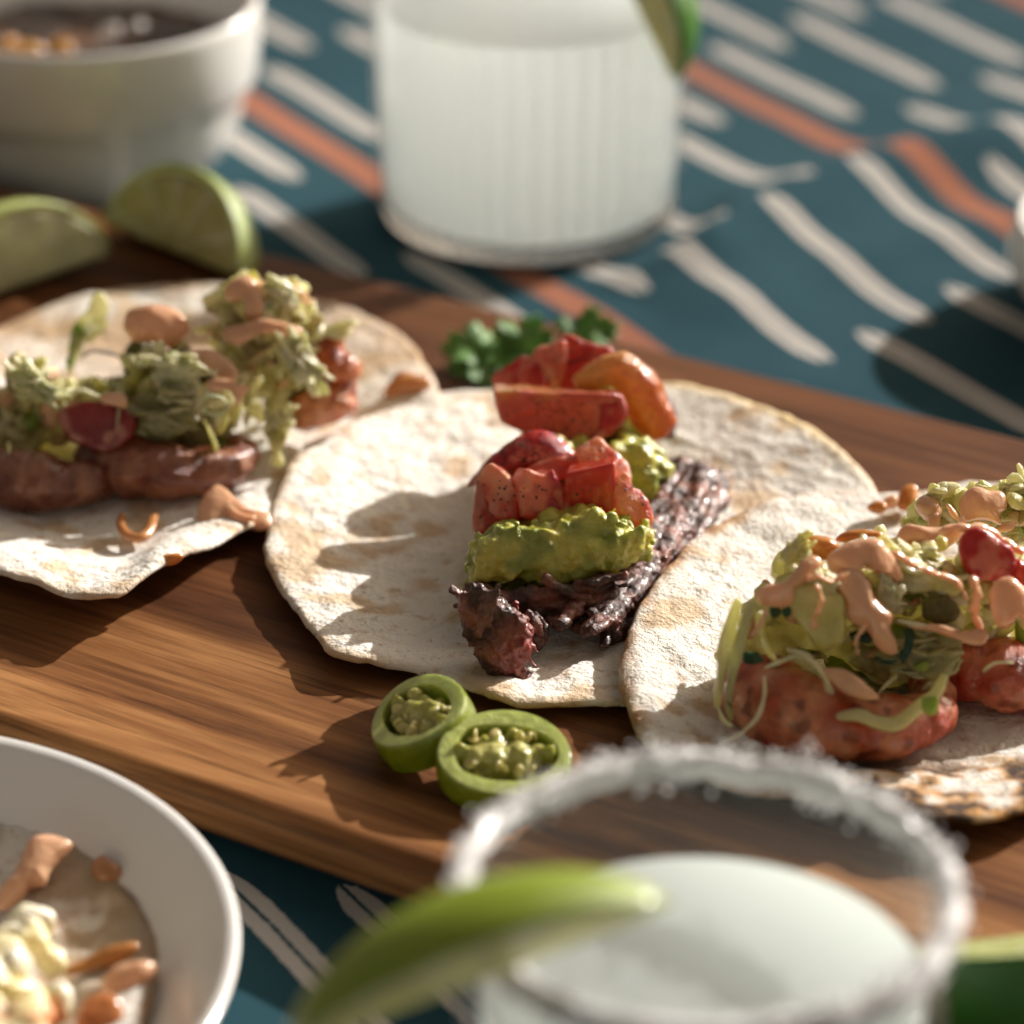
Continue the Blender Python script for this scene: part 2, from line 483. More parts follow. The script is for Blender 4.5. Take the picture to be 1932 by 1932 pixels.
def cluster(outline, gv, depth, n, rmin, rmax, seed=1, el=.5, squash=1.0):
    """lumps packed inside an outline, as deep as the heap is"""
    g = random.Random(seed); us = [q[0] for q in outline]; vs = [q[1] for q in outline]
    out = []; y0 = gy(sum(us)/len(us), gv); k = 0
    wmax = max(edge_dist(((min(us)+max(us))/2, (min(vs)+max(vs))/2), outline), 1)
    while len(out) < n and k < n*60:
        k += 1
        u = g.uniform(min(us), max(us)); v = g.uniform(min(vs), max(vs))
        if not inside((u, v), outline): continue
        ed = edge_dist((u, v), outline)/80.0          # cm to the edge
        r = min(g.uniform(rmin, rmax), max(rmin*.7, ed*1.05))
        dome = math.sqrt(min(1, ed*80/(wmax)))
        y = y0 + depth/2*(1-dome) + g.random()**1.5*depth*.5 - depth*.5*dome*.0
        out.append(ball(Y(u, v, y), (r, r*g.uniform(1-el, 1), r*g.uniform(1-el, 1)*squash), 2, rrot(g)))
    return join(out)
def core(outline, gv, depth, tf=.5):
    me = pillow(outline, gv=gv, tf=tf, tb=depth, nlay=None)
    v = [x.co.copy() for x in me.vertices]; f = [tuple(q.vertices) for q in me.polygons]; bpy.data.meshes.remove(me)
    return v, f

# ------------------------------------------------------------------ tablecloth
RD = Vector((.5225, -.8526)); RM = Vector((.8526, .5225))    # along / across the woven rows
ridge_pts = [P(*q, 0) for q in ((1130, 560), (1290, 492), (1450, 424), (1620, 360), (1790, 318), (1932, 285), (2100, 250))]
def seg_dist(x, y, pts):
    best = 1e9; side = 0; along = 0; acc = 0
    for a, b in zip(pts, pts[1:]):
        dx, dy = b.x-a.x, b.y-a.y; L2 = dx*dx+dy*dy
        t = max(0, min(1, ((x-a.x)*dx+(y-a.y)*dy)/L2))
        px, py = a.x+dx*t, a.y+dy*t
        d = math.hypot(x-px, y-py)
        if d < best: best = d; side = (dx*(y-a.y)-dy*(x-a.x)); along = acc+t*math.sqrt(L2)
        acc += math.sqrt(L2)
    return (best if side > 0 else -best), along, acc
def cloth_z(x, y):
    z = .16*noise.noise(Vector((x*.10, y*.10, 3))) + .10*noise.noise(Vector((x*.27, y*.27, 9)))+.05
    d, al, tot = seg_dist(x, y, ridge_pts)
    w = min(1, max(0, al/4.0))*min(1, max(.4, (tot-al)/4))
    z += w*(1.0*math.exp(-(d/1.7)**2 if d > 0 else -(d/2.3)**2))
    d2, al2, _ = seg_dist(x+1.2, y+6.0, ridge_pts)
    z += .28*math.exp(-(d2/1.3)**2)*min(1, max(0, (al2-3)/4))
    # lie flat under what stands on it
    flat = 1.0
    for cx, cy, r in ((.5, 24.1, 4.6), (-12.9, 27.5, 4.5), (19.35, 19.6, 3.5), (3.1, -24.3, 4.5), (-13.4, -18.4, 6.5)):
        flat *= min(1, max(0, (math.hypot(x-cx, y-cy)-r)/1.6))
    q = x*.5225+y*.853
    if -13.6 < q < 11.3: flat *= min(1, max(0, max(-13.0-q, q-10.9)/.5)) if True else 1
    return max(-.02, z)*flat - .012
def build_cloth():
    xs = np.concatenate([np.linspace(-150, -24, 16)[:-1], np.linspace(-24, 26, 200), np.linspace(26, 150, 16)[1:]])
    ys = np.concatenate([np.linspace(-150, -32, 14)[:-1], np.linspace(-32, -10, 70)[:-1], np.linspace(-10, 48, 210), np.linspace(48, 190, 16)[1:]])
    nx, ny = len(xs), len(ys)
    v = [(x, y, cloth_z(x, y)) for y in ys for x in xs]
    f = [(j*nx+i, j*nx+i+1, (j+1)*nx+i+1, (j+1)*nx+i) for j in range(ny-1) for i in range(nx-1)]
    me = mesh_from(v, f)
    uvl = me.uv_layers.new(name='weave')
    co = coords(me); li = np.empty(len(me.loops), np.int32); me.loops.foreach_get('vertex_index', li)
    uv = np.c_[co[:, 0]*RM.x+co[:, 1]*RM.y, co[:, 0]*RD.x+co[:, 1]*RD.y][li]
    uvl.data.foreach_set('uv', uv.astype(np.float32).ravel())
    o = put('tablecloth', me, M['cloth'])
    tag(o, 'teal woven tablecloth with cream dashes and terracotta stripes under everything', 'tablecloth')
build_cloth()

# ------------------------------------------------------------------ cutting board
def build_board():
    L0, L1, W0, W1 = -30.0, 34.0, -13.2, 10.8
    nrm = Vector((.5225, .853)); d = Vector((.853, -.5225))
    bm = bmesh.new()
    rc = 2.6; rad = .45; T = ZB
    # rounded rectangle outline, then a rounded-over edge profile
    out = []
    for cx, cy, a0 in ((L1-rc, W1-rc, 0), (L0+rc, W1-rc, 90), (L0+rc, W0+rc, 180), (L1-rc, W0+rc, 270)):
        for k in range(13):
            a = R(a0+90*k/12); out.append((cx+rc*math.cos(a), cy+rc*math.sin(a), math.cos(a), math.sin(a)))
    prof = [(-1.75, 0.0), (-1.5, .06), (-.45, .62), (-.12, .85), (-.0, 1.15)] + [(-rad+rad*math.sin(R(q)), T-rad+rad*math.cos(R(q))) for q in (90, 70, 50, 30, 12, 0)]
    rings = []
    for off, z in prof:
        rings.append([bm.verts.new((x+nx*off, y+ny*off, z)) for x, y, nx, ny in out])
    for a, b in zip(rings, rings[1:]):
        for i in range(len(a)):
            j = (i+1) % len(a); bm.faces.new((a[i], a[j], b[j], b[i]))
    bm.faces.new(rings[-1]); bm.faces.new(list(reversed(rings[0])))
    me = bpy.data.meshes.new('m'); bm.to_mesh(me); bm.free()
    for p in me.polygons: p.use_smooth = len(p.vertices) < 10
    co = coords(me)*S
    me.vertices.foreach_set('co', co.ravel()); me.update(); me.name = 'cutting_board'
    me.materials.append(M['wood'])
    o = bpy.data.objects.new('cutting_board', me)
    o.rotation_euler = (0, 0, math.atan2(d.y, d.x)); link(o)
    tag(o, 'long brown wooden serving board with rounded edges under the three tacos', 'board')
build_board()

# ------------------------------------------------------------------ tortillas
CREAM = (.85, .81, .735)
def tortilla(name, outline, mat, label, cat='tortilla', z0=ZB, thick=.15, lump=1.0, tint_fn=None, zfn=None, seed=0.0, res=(84, 230), cen=None):
    """outline: (u, v, z) around the rim, z the height of the rim there"""
    rim = [P(u, v, z) for u, v, z in outline]
    rim = resample(catmull(rim, 10), res[1])
    A = sum(rim, Vector())/len(rim) if cen is None else Vector(cen)
    A.z = z0+.1
    NR, NA = res
    top = []
    for i in range(NR+1):
        t = (i/NR)**.8
        for j in range(NA):
            q = rim[j]
            x = A.x+(q.x-A.x)*t; y = A.y+(q.y-A.y)*t
            jag = .05*nz((q.x, q.y, 0), 2.3, seed)+.03*nz((q.x, q.y, 0), 6, seed)
            if t > .9:
                s = 1+jag*(t-.9)*1.6; x = A.x+(x-A.x)*s; y = A.y+(y-A.y)*s
            k = max(0, (t-.55)/.45)
            z = z0+.02+(q.z-z0)*k*k*(3-2*k)*.9 + (q.z-z0)*.1*k
            z += lump*(.07*nz((x, y, 0), .55, seed)+.05*nz((x, y, 0), 1.3, seed+3)+.032*nz((x, y, 0), 2.9, seed+7)+.02*nz((x, y, 0), 5.5, seed+9))
            if zfn: z += zfn(x, y, t)
            z = max(z, z0+.015)
            top.append((x, y, z))
    n = len(top); v = []
    for i in range(NR+1):
        t = (i/NR)**.8
        th = thick*(1 if t < .96 else .45+.55*max(0, 1-((t-.96)/.04)**2)**.5)
        for j in range(NA):
            x, y, z = top[i*NA+j]; v.append((x, y, z+th))
    v += top
    f = []
    for i in range(NR):
        for j in range(NA):
            a, b, c, d = i*NA+j, i*NA+(j+1) % NA, (i+1)*NA+(j+1) % NA, (i+1)*NA+j
            if i == 0:
                f.append((a, d, c)); f.append((n+a, n+c, n+d))
                f.append((a, c, b)); f.append((n+a, n+b, n+c))
            else:
                f.append((a, d, c, b)); f.append((n+a, n+b, n+c, n+d))
    for j in range(NA):
        a = NR*NA+j; b = NR*NA+(j+1) % NA
        f.append((a, n+a, n+b, b))
    me = mesh_from(v, f)
    co = coords(me); cols = np.tile(np.array(CREAM), (len(co), 1))
    tt = np.tile(np.repeat((np.arange(NR+1)/NR)**.8, NA), 2)
    edge = np.clip((tt-.955)/.045, 0, 1)
    en = np.array([.5+1.2*nz(p, .7, seed+20) for p in co])
    cols = mix(cols, (.56, .36, .17), np.clip(edge*np.clip(en, .1, 1)*.9, 0, 1))
    sp = np.array([nz(p, .75, seed+31)+.5*nz(p, 1.9, seed+33) for p in co])
    cols = mix(cols, (.62, .44, .25), np.clip((sp-.16)*3, 0, .8))
    if tint_fn: cols = tint_fn(co, tt, cols)
    o = put(name, me, mat, None, cols)
    tag(o, label, cat); return o

tortilla('tortilla', [(500, 1035, 2.2), (520, 945, 2.3), (560, 860, 2.35), (640, 815, 2.3), (720, 782, 2.2), (830, 747, 2.15), (920, 742, 2.1), (1010, 738, 2.1), (1130, 730, 2.2),
    (1280, 730, 2.5), (1400, 758, 2.65), (1520, 808, 2.6), (1600, 868, 2.45), (1650, 930, 2.2), (1640, 1010, 2.0), (1580, 1110, 2.0), (1470, 1220, 2.0), (1330, 1310, 2.05),
    (1165, 1336, 2.1), (1090, 1332, 2.15), (1000, 1338, 2.12), (930, 1322, 2.25), (890, 1305, 2.2), (800, 1280, 2.1), (740, 1268, 2.15), (640, 1246, 2.3), (595, 1205, 2.2), (545, 1140, 2.2), (508, 1085, 2.2)],
    M['tortilla'], 'pale flour tortilla in the middle carrying beef, guacamole and tomato', seed=4, zfn=lambda x, y, t: .0,
    tint_fn=lambda co, tt, c: mix(c, (.80, .62, .30), np.clip((tt-.93)/.05, 0, 1)*np.clip((co[:, 1]-1)/3, 0, 1)*np.clip((co[:, 0]-1)/2, 0, 1)*.8))  # far right rim painted yellow, as if sun glowed through it
tortilla('tortilla', [(-160, 800, 2.3), (-140, 960, 2.4), (-70, 1060, 2.6), (0, 1088, 2.75), (60, 1104, 2.8), (120, 1128, 2.7), (220, 1130, 2.8), (290, 1082, 2.9), (350, 1052, 2.75), (400, 1036, 2.6), (490, 992, 2.3), (600, 950, 2.0),
    (740, 880, 2.0), (835, 790, 2.05), (828, 745, 2.3), (800, 688, 2.35), (760, 640, 2.3), (690, 600, 2.35), (600, 575, 2.2), (440, 545, 2.1), (300, 545, 2.1), (180, 560, 2.1), (60, 598, 2.1), (-60, 660, 2.1)],
    M['tortilla'], 'tortilla at the left under the shrimp and cabbage, its near edge lifting', seed=15,
    tint_fn=lambda co, tt, c: mix(c, (.50, .32, .17), np.clip((co[:, 1]-5.5)/4.5, 0, 1)*np.clip(.62+np.array([nz(p, .5, 91)+.4*nz(p, 1.6, 92) for p in co])*1.1, 0, .9)))  # browned back: toasting, with shade from limes and bowl mixed into the colour
def char_tint(co, tt, c):
    k = np.clip((-co[:, 1]-10.5)/.9, 0, 1)*np.clip((co[:, 0]-5.6)/1.4, 0, 1)
    nn = np.array([nz(p, 1.1, 61)+.4*nz(p, 3.0, 62) for p in co])
    nn = np.array([nz(p, .85, 61)+.5*nz(p, 2.2, 62)+.25*nz(p, 5, 64) for p in co])
    c = mix(c, (.62, .30, .07), k*np.clip((nn+.22)*5, 0, .95))
    c = mix(c, (.035, .018, .012), k*np.clip((nn-.0)*9, 0, .98))
    e = np.clip((tt-.93)/.05, 0, 1)*np.clip((9-co[:, 0])/4, 0, 1)
    en = np.array([.6+1.5*nz(p, 1.6, 71) for p in co])
    return mix(c, (.42, .21, .08), e*np.clip(en, 0, .9))
tortilla('tortilla', [(1650, 938, 2.35), (1560, 944, 2.4), (1480, 960, 2.4), (1380, 1000, 2.4), (1300, 1050, 2.4), (1240, 1120, 2.4), (1192, 1200, 2.35), (1168, 1290, 2.25), (1180, 1350, 2.2), (1215, 1425, 2.15), (1330, 1490, 2.1), (1480, 1530, 2.1), (1650, 1548, 2.3), (1750, 1558, 2.45), (1850, 1556, 2.45),
    (1950, 1532, 2.4), (2100, 1470, 2.2), (2240, 1380, 2.1), (2310, 1250, 2.1), (2280, 1110, 2.1), (2160, 1000, 2.2), (2000, 930, 2.3), (1850, 920, 2.3), (1740, 930, 2.35)],
    M['tortilla_rough'], 'toasted speckled tortilla at the right with charred near edge, overlapping the middle one', seed=27, lump=1.5, tint_fn=char_tint,
    zfn=lambda x, y, t: .22*max(0, min(1, (9.0-x)/3.0))*min(1, max(0, (t-.2)/.3)))

# ------------------------------------------------------------------ middle taco
c2 = lambda x, y: (811.4+.32*x, 579.6+.32*y)
c7 = lambda x, y: (811.4+.32*x, 966+.32*y)
def C(fn, pts): return [fn(*q) for q in pts]

def strands(a, b, zf, n, r, seed, wob=.12, length=(.3, .9), lift=0.0):
    """meat fibres lying between two edge curves given as (u, v) lists"""
    g = random.Random(seed); out = []
    A = catmull([Vector((*q, 0)) for q in a], 12, False); B = catmull([Vector((*q, 0)) for q in b], 12, False)
    m = min(len(A), len(B))
    for _ in range(n):
        s = g.random(); t0 = g.random(); ln = g.uniform(*length); t1 = min(1, t0+ln); t0 = max(0, t1-ln)
        hz = g.random()
        pts = []
        for k in range(5):
            t = t0+(t1-t0)*k/4; i = min(m-1, int(t*(m-1)))
            q = A[i].lerp(B[i], min(1, max(0, s+g.uniform(-.05, .05))))
            z = ZT + zf(s, t)*(.35+.65*hz)
            p = P(q.x, q.y + (z-ZT)*0.0, z)
            pts.append(p+Vector((g.uniform(-wob, wob), g.uniform(-wob, wob), g.uniform(-wob, wob)*.6)))
        rr = r*g.uniform(.6, 1.3)
        out.append(shred(pts, rr, .8, 0, .75, 7))
    return join(out)
BEEF_D = (.055, .016, .011); BEEF_L = (.23, .075, .048)
def beef(parts, label, seed, vox=.045, red=None):
    v, f = join(parts)
    me = remesh(v, f, vox, 4, [(.07, 2.0), (.06, 5.0), (.03, 11)], seed)
    t = noisetint(me, BEEF_D, BEEF_L, 2.2, seed, 1.8, -.15)
    if red is not None:
        co = coords(me); d = np.linalg.norm(co-np.array(red), axis=1)
        t = mix(t, (.30, .04, .03), np.clip(1-d/.9, 0, 1)**.7)
    tag(put('beef_piece', me, M['beef'], None, t), label, 'beef')
# the long slab running back along the right of the filling
la = [(1005, 1160), (1060, 1110), (1140, 1050), (1205, 990), (1250, 925), (1280, 868)]
lb = [(1152, 1224), (1205, 1170), (1262, 1092), (1312, 1012), (1352, 948), (1368, 896)]
beef([strands(la, lb, lambda s, t: .75*math.sin(math.pi*min(1, .15+s*.9))**.7+.1, 120, .17, 5, .09, (.2, .6))],
     'long glossy slab of dark beef running back along the right of the guacamole', 2)
# the hanging chunk at the front left
ca = [(868, 1100), (874, 1150), (890, 1210), (915, 1265)]
cb = [(1000, 1135), (1020, 1175), (1020, 1215), (965, 1278)]
ch = pillow(C(c7, [(170, 500), (330, 470), (480, 560), (590, 650), (600, 760), (560, 900), (430, 970), (330, 930), (250, 760), (190, 620)]), gv=1268, tf=.35, tb=.7, nlay=None)
chg = ([x.co.copy() for x in ch.vertices], [tuple(q.vertices) for q in ch.polygons])
def face_strands(poly, gv, dirv, n, r, seed, ln=(60, 130), dep=.5, jit=.3):
    g = random.Random(seed); out = []; us = [q[0] for q in poly]; vs = [q[1] for q in poly]; y0 = gy(sum(us)/len(us), gv); k = 0
    while len(out) < n and k < n*50:
        k += 1
        u = g.uniform(min(us), max(us)); v = g.uniform(min(vs), max(vs))
        if not inside((u, v), poly): continue
        L = g.uniform(*ln); a = math.atan2(dirv[1], dirv[0])+g.gauss(0, jit)
        q = [(u+math.cos(a)*L*s, v+math.sin(a)*L*s) for s in (-.5, -.17, .17, .5)]
        if not (inside(q[0], poly) and inside(q[3], poly)) and (g.random() < .7 or not inside(q[1], poly) or not inside(q[2], poly)): continue
        y = y0-dep+g.uniform(-.12, .25)
        out.append(shred([Y(uu+g.uniform(-5, 5), vv+g.uniform(-5, 5), y+g.uniform(-.06, .06)) for uu, vv in q], r*g.uniform(.7, 1.4), .8, 0, .75, 7))
    return join(out)
chp = C(c7, [(150, 470), (330, 470), (480, 560), (560, 620), (620, 700), (610, 800), (590, 900), (430, 990), (340, 960), (290, 870), (220, 700), (170, 560)])
beef([chg, face_strands(chp, 1268, (.5, 1), 110, .10, 11, (35, 100), .36, .45)],
     'ragged chunk of beef hanging down at the front left with reddish end', 5, .04, red=Y(*c7(570, 800), gy(990, 1268)-.5))
cp2 = C(c7, [(560, 600), (640, 600), (690, 700), (690, 760), (640, 820), (600, 760)])
beef([core(cp2, 1235, .5, .2), face_strands(cp2, 1235, (.3, 1), 12, .07, 12, (30, 60), .25)], 'small curled scrap of beef beside the ragged chunk', 6, .035)
cp3 = C(c7, [(480, 530), (530, 520), (530, 560), (520, 600), (550, 640), (520, 640), (495, 600)])
beef([shred([Y(*c7(520, 660), gy(980, 1240)), Y(*c7(500, 600), gy(980, 1245)), Y(*c7(495, 560), gy(980, 1245)), Y(*c7(515, 525), gy(980, 1245))], .1, .8, 0, .6)], 'thin pinkish thread of beef sticking up below the guacamole', 7, .03, red=Y(*c7(510, 560), gy(980, 1245)))
cp4 = [(880, 1105), (960, 1120), (1060, 1110), (1150, 1080), (1170, 1120), (1100, 1165), (1010, 1170), (930, 1160), (880, 1140)]
beef([core(cp4, 1190, 1.2, .2), face_strands(cp4, 1190, (1, .1), 40, .12, 13, (60, 140), .1)], 'dark shaded bed of beef directly under the front guacamole', 8, .05)
cp5 = [(1235, 740), (1262, 750), (1275, 790), (1262, 830), (1240, 800)]
beef([core(cp5, 860, .6, .3), face_strands(cp5, 860, (.4, 1), 14, .08, 14, (30, 60), .2)], 'scrap of beef showing behind the tomato at the far right', 9, .04)

GA = (.27, .31, .035); GB = (.50, .48, .085)
def guac(geo, label, seed, vox=.05, lay=((.11, 1.9), (.09, 4.2), (.03, 9.0))):
    me = remesh(*geo, vox, 4, lay, seed)
    t = noisetint(me, GA, GB, 2.0, seed, 2.0)
    yl = np.array([nz(p, 1.3, seed+4) for p in coords(me)])
    t = mix(t, (.62, .52, .08), np.clip((yl-.2)*3, 0, .75))
    tag(put('guacamole', me, M['guac'], None, t), label, 'guacamole')
gf = C(c2, [(195, 1410), (230, 1360), (340, 1300), (365, 1262), (560, 1270), (800, 1250), (880, 1210), (980, 1195), (1080, 1190), (1140, 1240), (1240, 1290), (1345, 1245), (1315, 1370), (1300, 1480), (1200, 1530),
            (1060, 1590), (900, 1640), (700, 1690), (560, 1630), (420, 1640), (380, 1720), (345, 1660), (215, 1640), (215, 1540)])
gin = [(u+(1046-u)*.1, v+(1045-v)*.16) for u, v in gf]
guac(join([core(gin, 1160, 1.3, .34), cluster(gf, 1158, 1.3, 150, .2, .46, 3), cluster(gf, 1166, .5, 40, .10, .24, 23)]), 'big lumpy dollop of guacamole at the front over the beef', 3, .042)
gb2 = C(c2, [(1060, 800), (1200, 755), (1330, 790), (1435, 960), (1440, 1100), (1380, 1205), (1270, 1210), (1150, 1150), (1080, 1000)])
gb = C(c2, [(840, 830), (1050, 775), (1200, 755), (1330, 790), (1435, 960), (1440, 1100), (1380, 1205), (1270, 1210), (1150, 1120), (1000, 1230), (600, 1260), (420, 1200), (350, 1000), (300, 880), (370, 640), (430, 560), (700, 640)])
def mound(axis, hw, ht, n, seed, rs=(.35, .6)):
    g = random.Random(seed); A = [P(u, gv, ZT) for u, gv in axis]; out = []
    for _ in range(n):
        t = g.random()*(len(A)-1); i = min(len(A)-2, int(t)); p = A[i].lerp(A[i+1], t-i)
        s = g.uniform(-1, 1); h = ht*(1-s**4)*g.uniform(.05, 1)
        out.append(ball((p.x+s*hw, p.y+g.uniform(-.2, .2), ZT+h), (g.uniform(*rs), g.uniform(*rs), g.uniform(*rs)), 2, rrot(g)))
    return join(out)
guac(join([mound([(1060, 1118), (1072, 1040), (1095, 930), (1110, 860)], 1.5, 1.85, 240, 77, (.28, .45)), core([(u+(1085-u)*.15, v+(900-v)*.15) for u, v in gb2], 985, 1.4, .2), cluster(gb2, 975, 1.6, 120, .15, .42, 5)]), 'speckled mound of guacamole at the back under the tomato', 8, .06)

RED = (.52, .012, .006); ORED = (.62, .055, .012); PINK = (.78, .25, .16); PALE = (.84, .43, .24); YEL = (.76, .45, .13); MAG = (.42, .015, .03)
def tomato(outline, gv, label, ca, cb=None, gdir=(0, 1), gpos=.5, gsoft=.5, tf=.24, tb=.85, p=4.5, pep=0, pitch=27, yaw=0, lay=((.05, 1.5), (.035, 4), (.012, 9)), cc='auto', smooth=True, peptop=0.0, seed=None):
    mu = sum(q[0] for q in outline)/len(outline); mv = sum(q[1] for q in outline)/len(outline)
    outline = [(mu+(u-mu)*1.06, mv+(v-mv)*1.06) for u, v in outline]
    me = pillow(outline, gv=gv, tf=tf, tb=tb, p=p, pitch=pitch, yaw=yaw, nlay=lay, seg=72, rings=14, smooth=smooth, seed=seed)
    co = coords(me)
    cb = ca if cb is None else cb
    # colour runs from the skin to the paler core of the piece, along its own width
    right = co[:, 0]; upv = co[:, 2]*math.cos(EL)+co[:, 1]*math.sin(EL)
    rx = (right-right.min())/max(1e-6, np.ptp(right)); uy = 1-(upv-upv.min())/max(1e-6, np.ptp(upv))
    s = (rx*gdir[0]+uy*gdir[1])/(abs(gdir[0])+abs(gdir[1])) + (1 if sum(gdir) < 0 else 0)*0
    s = s-s.min(); s = s/max(1e-6, s.max())
    nn = np.array([nz(q, 2.3, 5) for q in co])*.25
    t = mix(ca, cb, (s+nn-gpos)/gsoft+.5)
    if cc == 'auto':
        m1 = np.array([nz(q, 1.9, 40+len(label)) for q in co]); m2 = np.array([nz(q, 4.5, 50) for q in co])
        t = mix(t, mix(t, (.84, .42, .27), np.full(len(t), .7)), np.clip((m1+.5*m2-.12)*3, 0, .8)); t = mix(t, (.62, .012, .008), np.clip((-m1-.22)*3, 0, .6))
    elif cc is not None:
        nn2 = np.array([nz(q, 1.6, 15) for q in co]); t = mix(t, cc, np.clip(nn2*3-.2, 0, .8))
    o = put('tomato_piece', me, M['tomato'], None, t); tag(o, label, 'tomato')
    if pep:
        g = random.Random(len(label)); no = normals(o.data); c0 = coords(o.data)/S
        view = np.array([0, -math.cos(EL), math.sin(EL)])
        ok = np.where((no @ view > .15))[0]
        if peptop: ok = np.array([i for i in ok if uy[i] < peptop])
        parts = []
        for i in g.sample(list(ok), min(pep, len(ok))):
            r = g.uniform(.014, .042); c = Vector(c0[i])+Vector([g.uniform(-.06, .06) for _ in range(3)])*.4+Vector(no[i])*.004
            parts.append(ball(c, (r, r*g.uniform(.5, .9), r*.45), 1, Vector(no[i]).to_track_quat('Z', 'Y')))
        v, f = join(parts); me2 = mesh_from([Vector(x)*S for x in v], f, False); set_tint(me2, (.035, .025, .02)); me2.materials.append(M['pepper'])
        ob = bpy.data.objects.new('pepper_flakes', me2); link(ob, o); ob['kind'] = 'stuff'
    return o
tomato(C(c2, [(392, 410), (560, 300), (650, 330), (690, 440), (690, 500), (392, 497)]), 872, 'red tomato piece at the back left of the tomato pile', RED, ORED, pep=6, smooth=False, pitch=40, yaw=-20, p=7)
tomato(C(c2, [(620, 260), (700, 222), (790, 205), (805, 330), (765, 440), (690, 490), (610, 400)]), 866, 'pale pink tomato piece on top of the pile beside the cilantro', PINK, PALE, tb=.5, pep=30)
tomato(C(c2, [(770, 190), (820, 165), (900, 200), (980, 225), (1060, 240), (1080, 320), (1060, 480), (850, 500), (750, 480), (770, 330)]), 858, 'orange red peppered tomato piece at the very top of the pile', ORED, RED, (0, 1), .35, .4, pep=90, cc=PINK, peptop=.5)
tomato(C(c2, [(390, 488), (560, 492), (760, 503), (1000, 505), (1095, 512), (1090, 600), (1010, 740), (930, 800), (750, 790), (600, 740), (440, 660), (400, 570)]), 942,
       'broad crescent tomato slice with yellow upper edge and pepper', YEL, (.66, .15, .075), (.2, 1), .12, .28, tb=.8, p=7, pep=140, pitch=15, smooth=False, cc=None)
tomato(C(c2, [(1005, 525), (1095, 508), (1150, 560), (1160, 660), (1040, 770), (935, 805), (990, 720)]), 946, 'bright red tomato strip at the right end of the broad slice', RED, RED, tb=.7)
sl_path = [Y(*c2(*q), gy(1190, 905)+dy) for q, dy in (((850, 455), -.15), ((960, 405), -.1), ((1100, 370), 0), ((1210, 450), 0), ((1275, 560), 0), ((1325, 670), -.05), ((1345, 770), -.1))]
def slug():
    path = strip_path(sl_path, 10); n = len(path)
    v, f = tube_geo(path, [(.12+.30*math.sin(math.pi*min(1, (i+2)/(n*.62+2))*.5)**1.2)*(1 if i < n-8 else .6+.4*(n-1-i)/8) for i in range(n)], 20, 1.25)
    me = remesh(v, f, .035, 2, [(.07, 1.7), (.035, 4.5), (.012, 11)], 12)
    co = coords(me); s = (co[:, 0]-co[:, 0].min())/np.ptp(co[:, 0])
    t = mix(YEL, (.66, .17, .03), s*1.5-.3); up = normals(me)[:, 2]
    o = put('tomato_piece', me, M['tomato'], None, t); tag(o, 'glossy yellow orange tomato slice curling down the right of the pile', 'tomato')
    g = random.Random(5); no = normals(o.data); c0 = coords(o.data)/S; ok = np.where(no @ np.array([0, -.8, .6]) > .3)[0]; parts = []
    for i in g.sample(list(ok), 60):
        r = g.uniform(.012, .03); parts.append(ball(Vector(c0[i]), (r, r*.7, r*.45), 1, Vector(no[i]).to_track_quat('Z', 'Y')))
    v, f = join(parts); me2 = mesh_from([Vector(x)*S for x in v], f, False); set_tint(me2, (.035, .025, .02)); me2.materials.append(M['pepper'])
    ob = bpy.data.objects.new('pepper_flakes', me2); link(ob, o); ob['kind'] = 'stuff'
slug()
tomato(C(c2, [(230, 1050), (330, 930), (450, 810), (600, 735), (720, 745), (830, 840), (860, 885), (800, 940), (600, 985), (400, 1010)]), 1012,
       'domed red tomato skin dusted with pepper in the middle of the pile', RED, (.45, .02, .015), (0, 1), .5, .5, tf=.55, tb=.6, p=2.2, pep=200, peptop=.8)
tomato(C(c2, [(560, 960), (700, 900), (860, 890), (880, 960), (840, 1010), (700, 1010)]), 1035, 'wet pink cut face of tomato below the peppered skin', (.66, .14, .07), PINK, tb=.5)
tomato(C(c2, [(858, 850), (920, 815), (990, 788), (1060, 850), (1150, 940), (1165, 1050), (1080, 1010), (960, 960), (880, 930)]), 1032, 'pale orange tomato piece above the bright red cube', PALE, PINK, (.5, .7), .7, .5, tb=.6, pep=30, pitch=50, yaw=10)
tomato(C(c2, [(260, 1310), (262, 1150), (285, 1030), (350, 1110), (390, 1180), (460, 1250), (420, 1310), (330, 1330)]), 1092, 'dark red tomato piece low at the front left against the guacamole', (.45, .03, .015), ORED, tb=.6, pep=4)
tomato(C(c2, [(272, 1045), (340, 962), (385, 932), (430, 968), (500, 1040), (530, 1150), (520, 1255), (400, 1250), (360, 1200), (362, 1165)]), 1088, 'pink and red tomato piece with notched top at the front left', PALE, ORED, (.2, 1), .45, .5, tb=.7, pep=22, smooth=False, pitch=38, yaw=-22, p=6)
tomato(C(c2, [(520, 1030), (560, 962), (650, 985), (705, 960), (745, 1030), (775, 1130), (792, 1255), (640, 1258), (530, 1225)]), 1096, 'wedge of tomato with pink cut face and crimson skin at the front', PINK, MAG, (1, .1), .58, .22, tb=.7, pep=24, smooth=False, lay=((.05, 2.5), (.03, 7)), pitch=20, yaw=18, p=6)
tomato(C(c2, [(812, 972), (950, 945), (1082, 918), (1090, 1060), (1088, 1192), (880, 1228), (788, 1212), (800, 1080)]), 1092, 'bright red tomato cube at the front centre', (.62, .05, .012), RED, tb=.8, p=9, pep=8, smooth=False, pitch=14, yaw=-8, lay=((.025, 1.6),))
tomato(C(c2, [(1078, 1150), (1088, 1010), (1150, 980), (1180, 1065), (1232, 1100), (1298, 1215), (1285, 1292), (1200, 1275), (1110, 1215)]), 1098, 'pale watery tomato piece at the front right above the guacamole', PALE, (.72, .26, .13), (0, 1), .4, .6, tb=.6, pep=26, pitch=35, yaw=25)

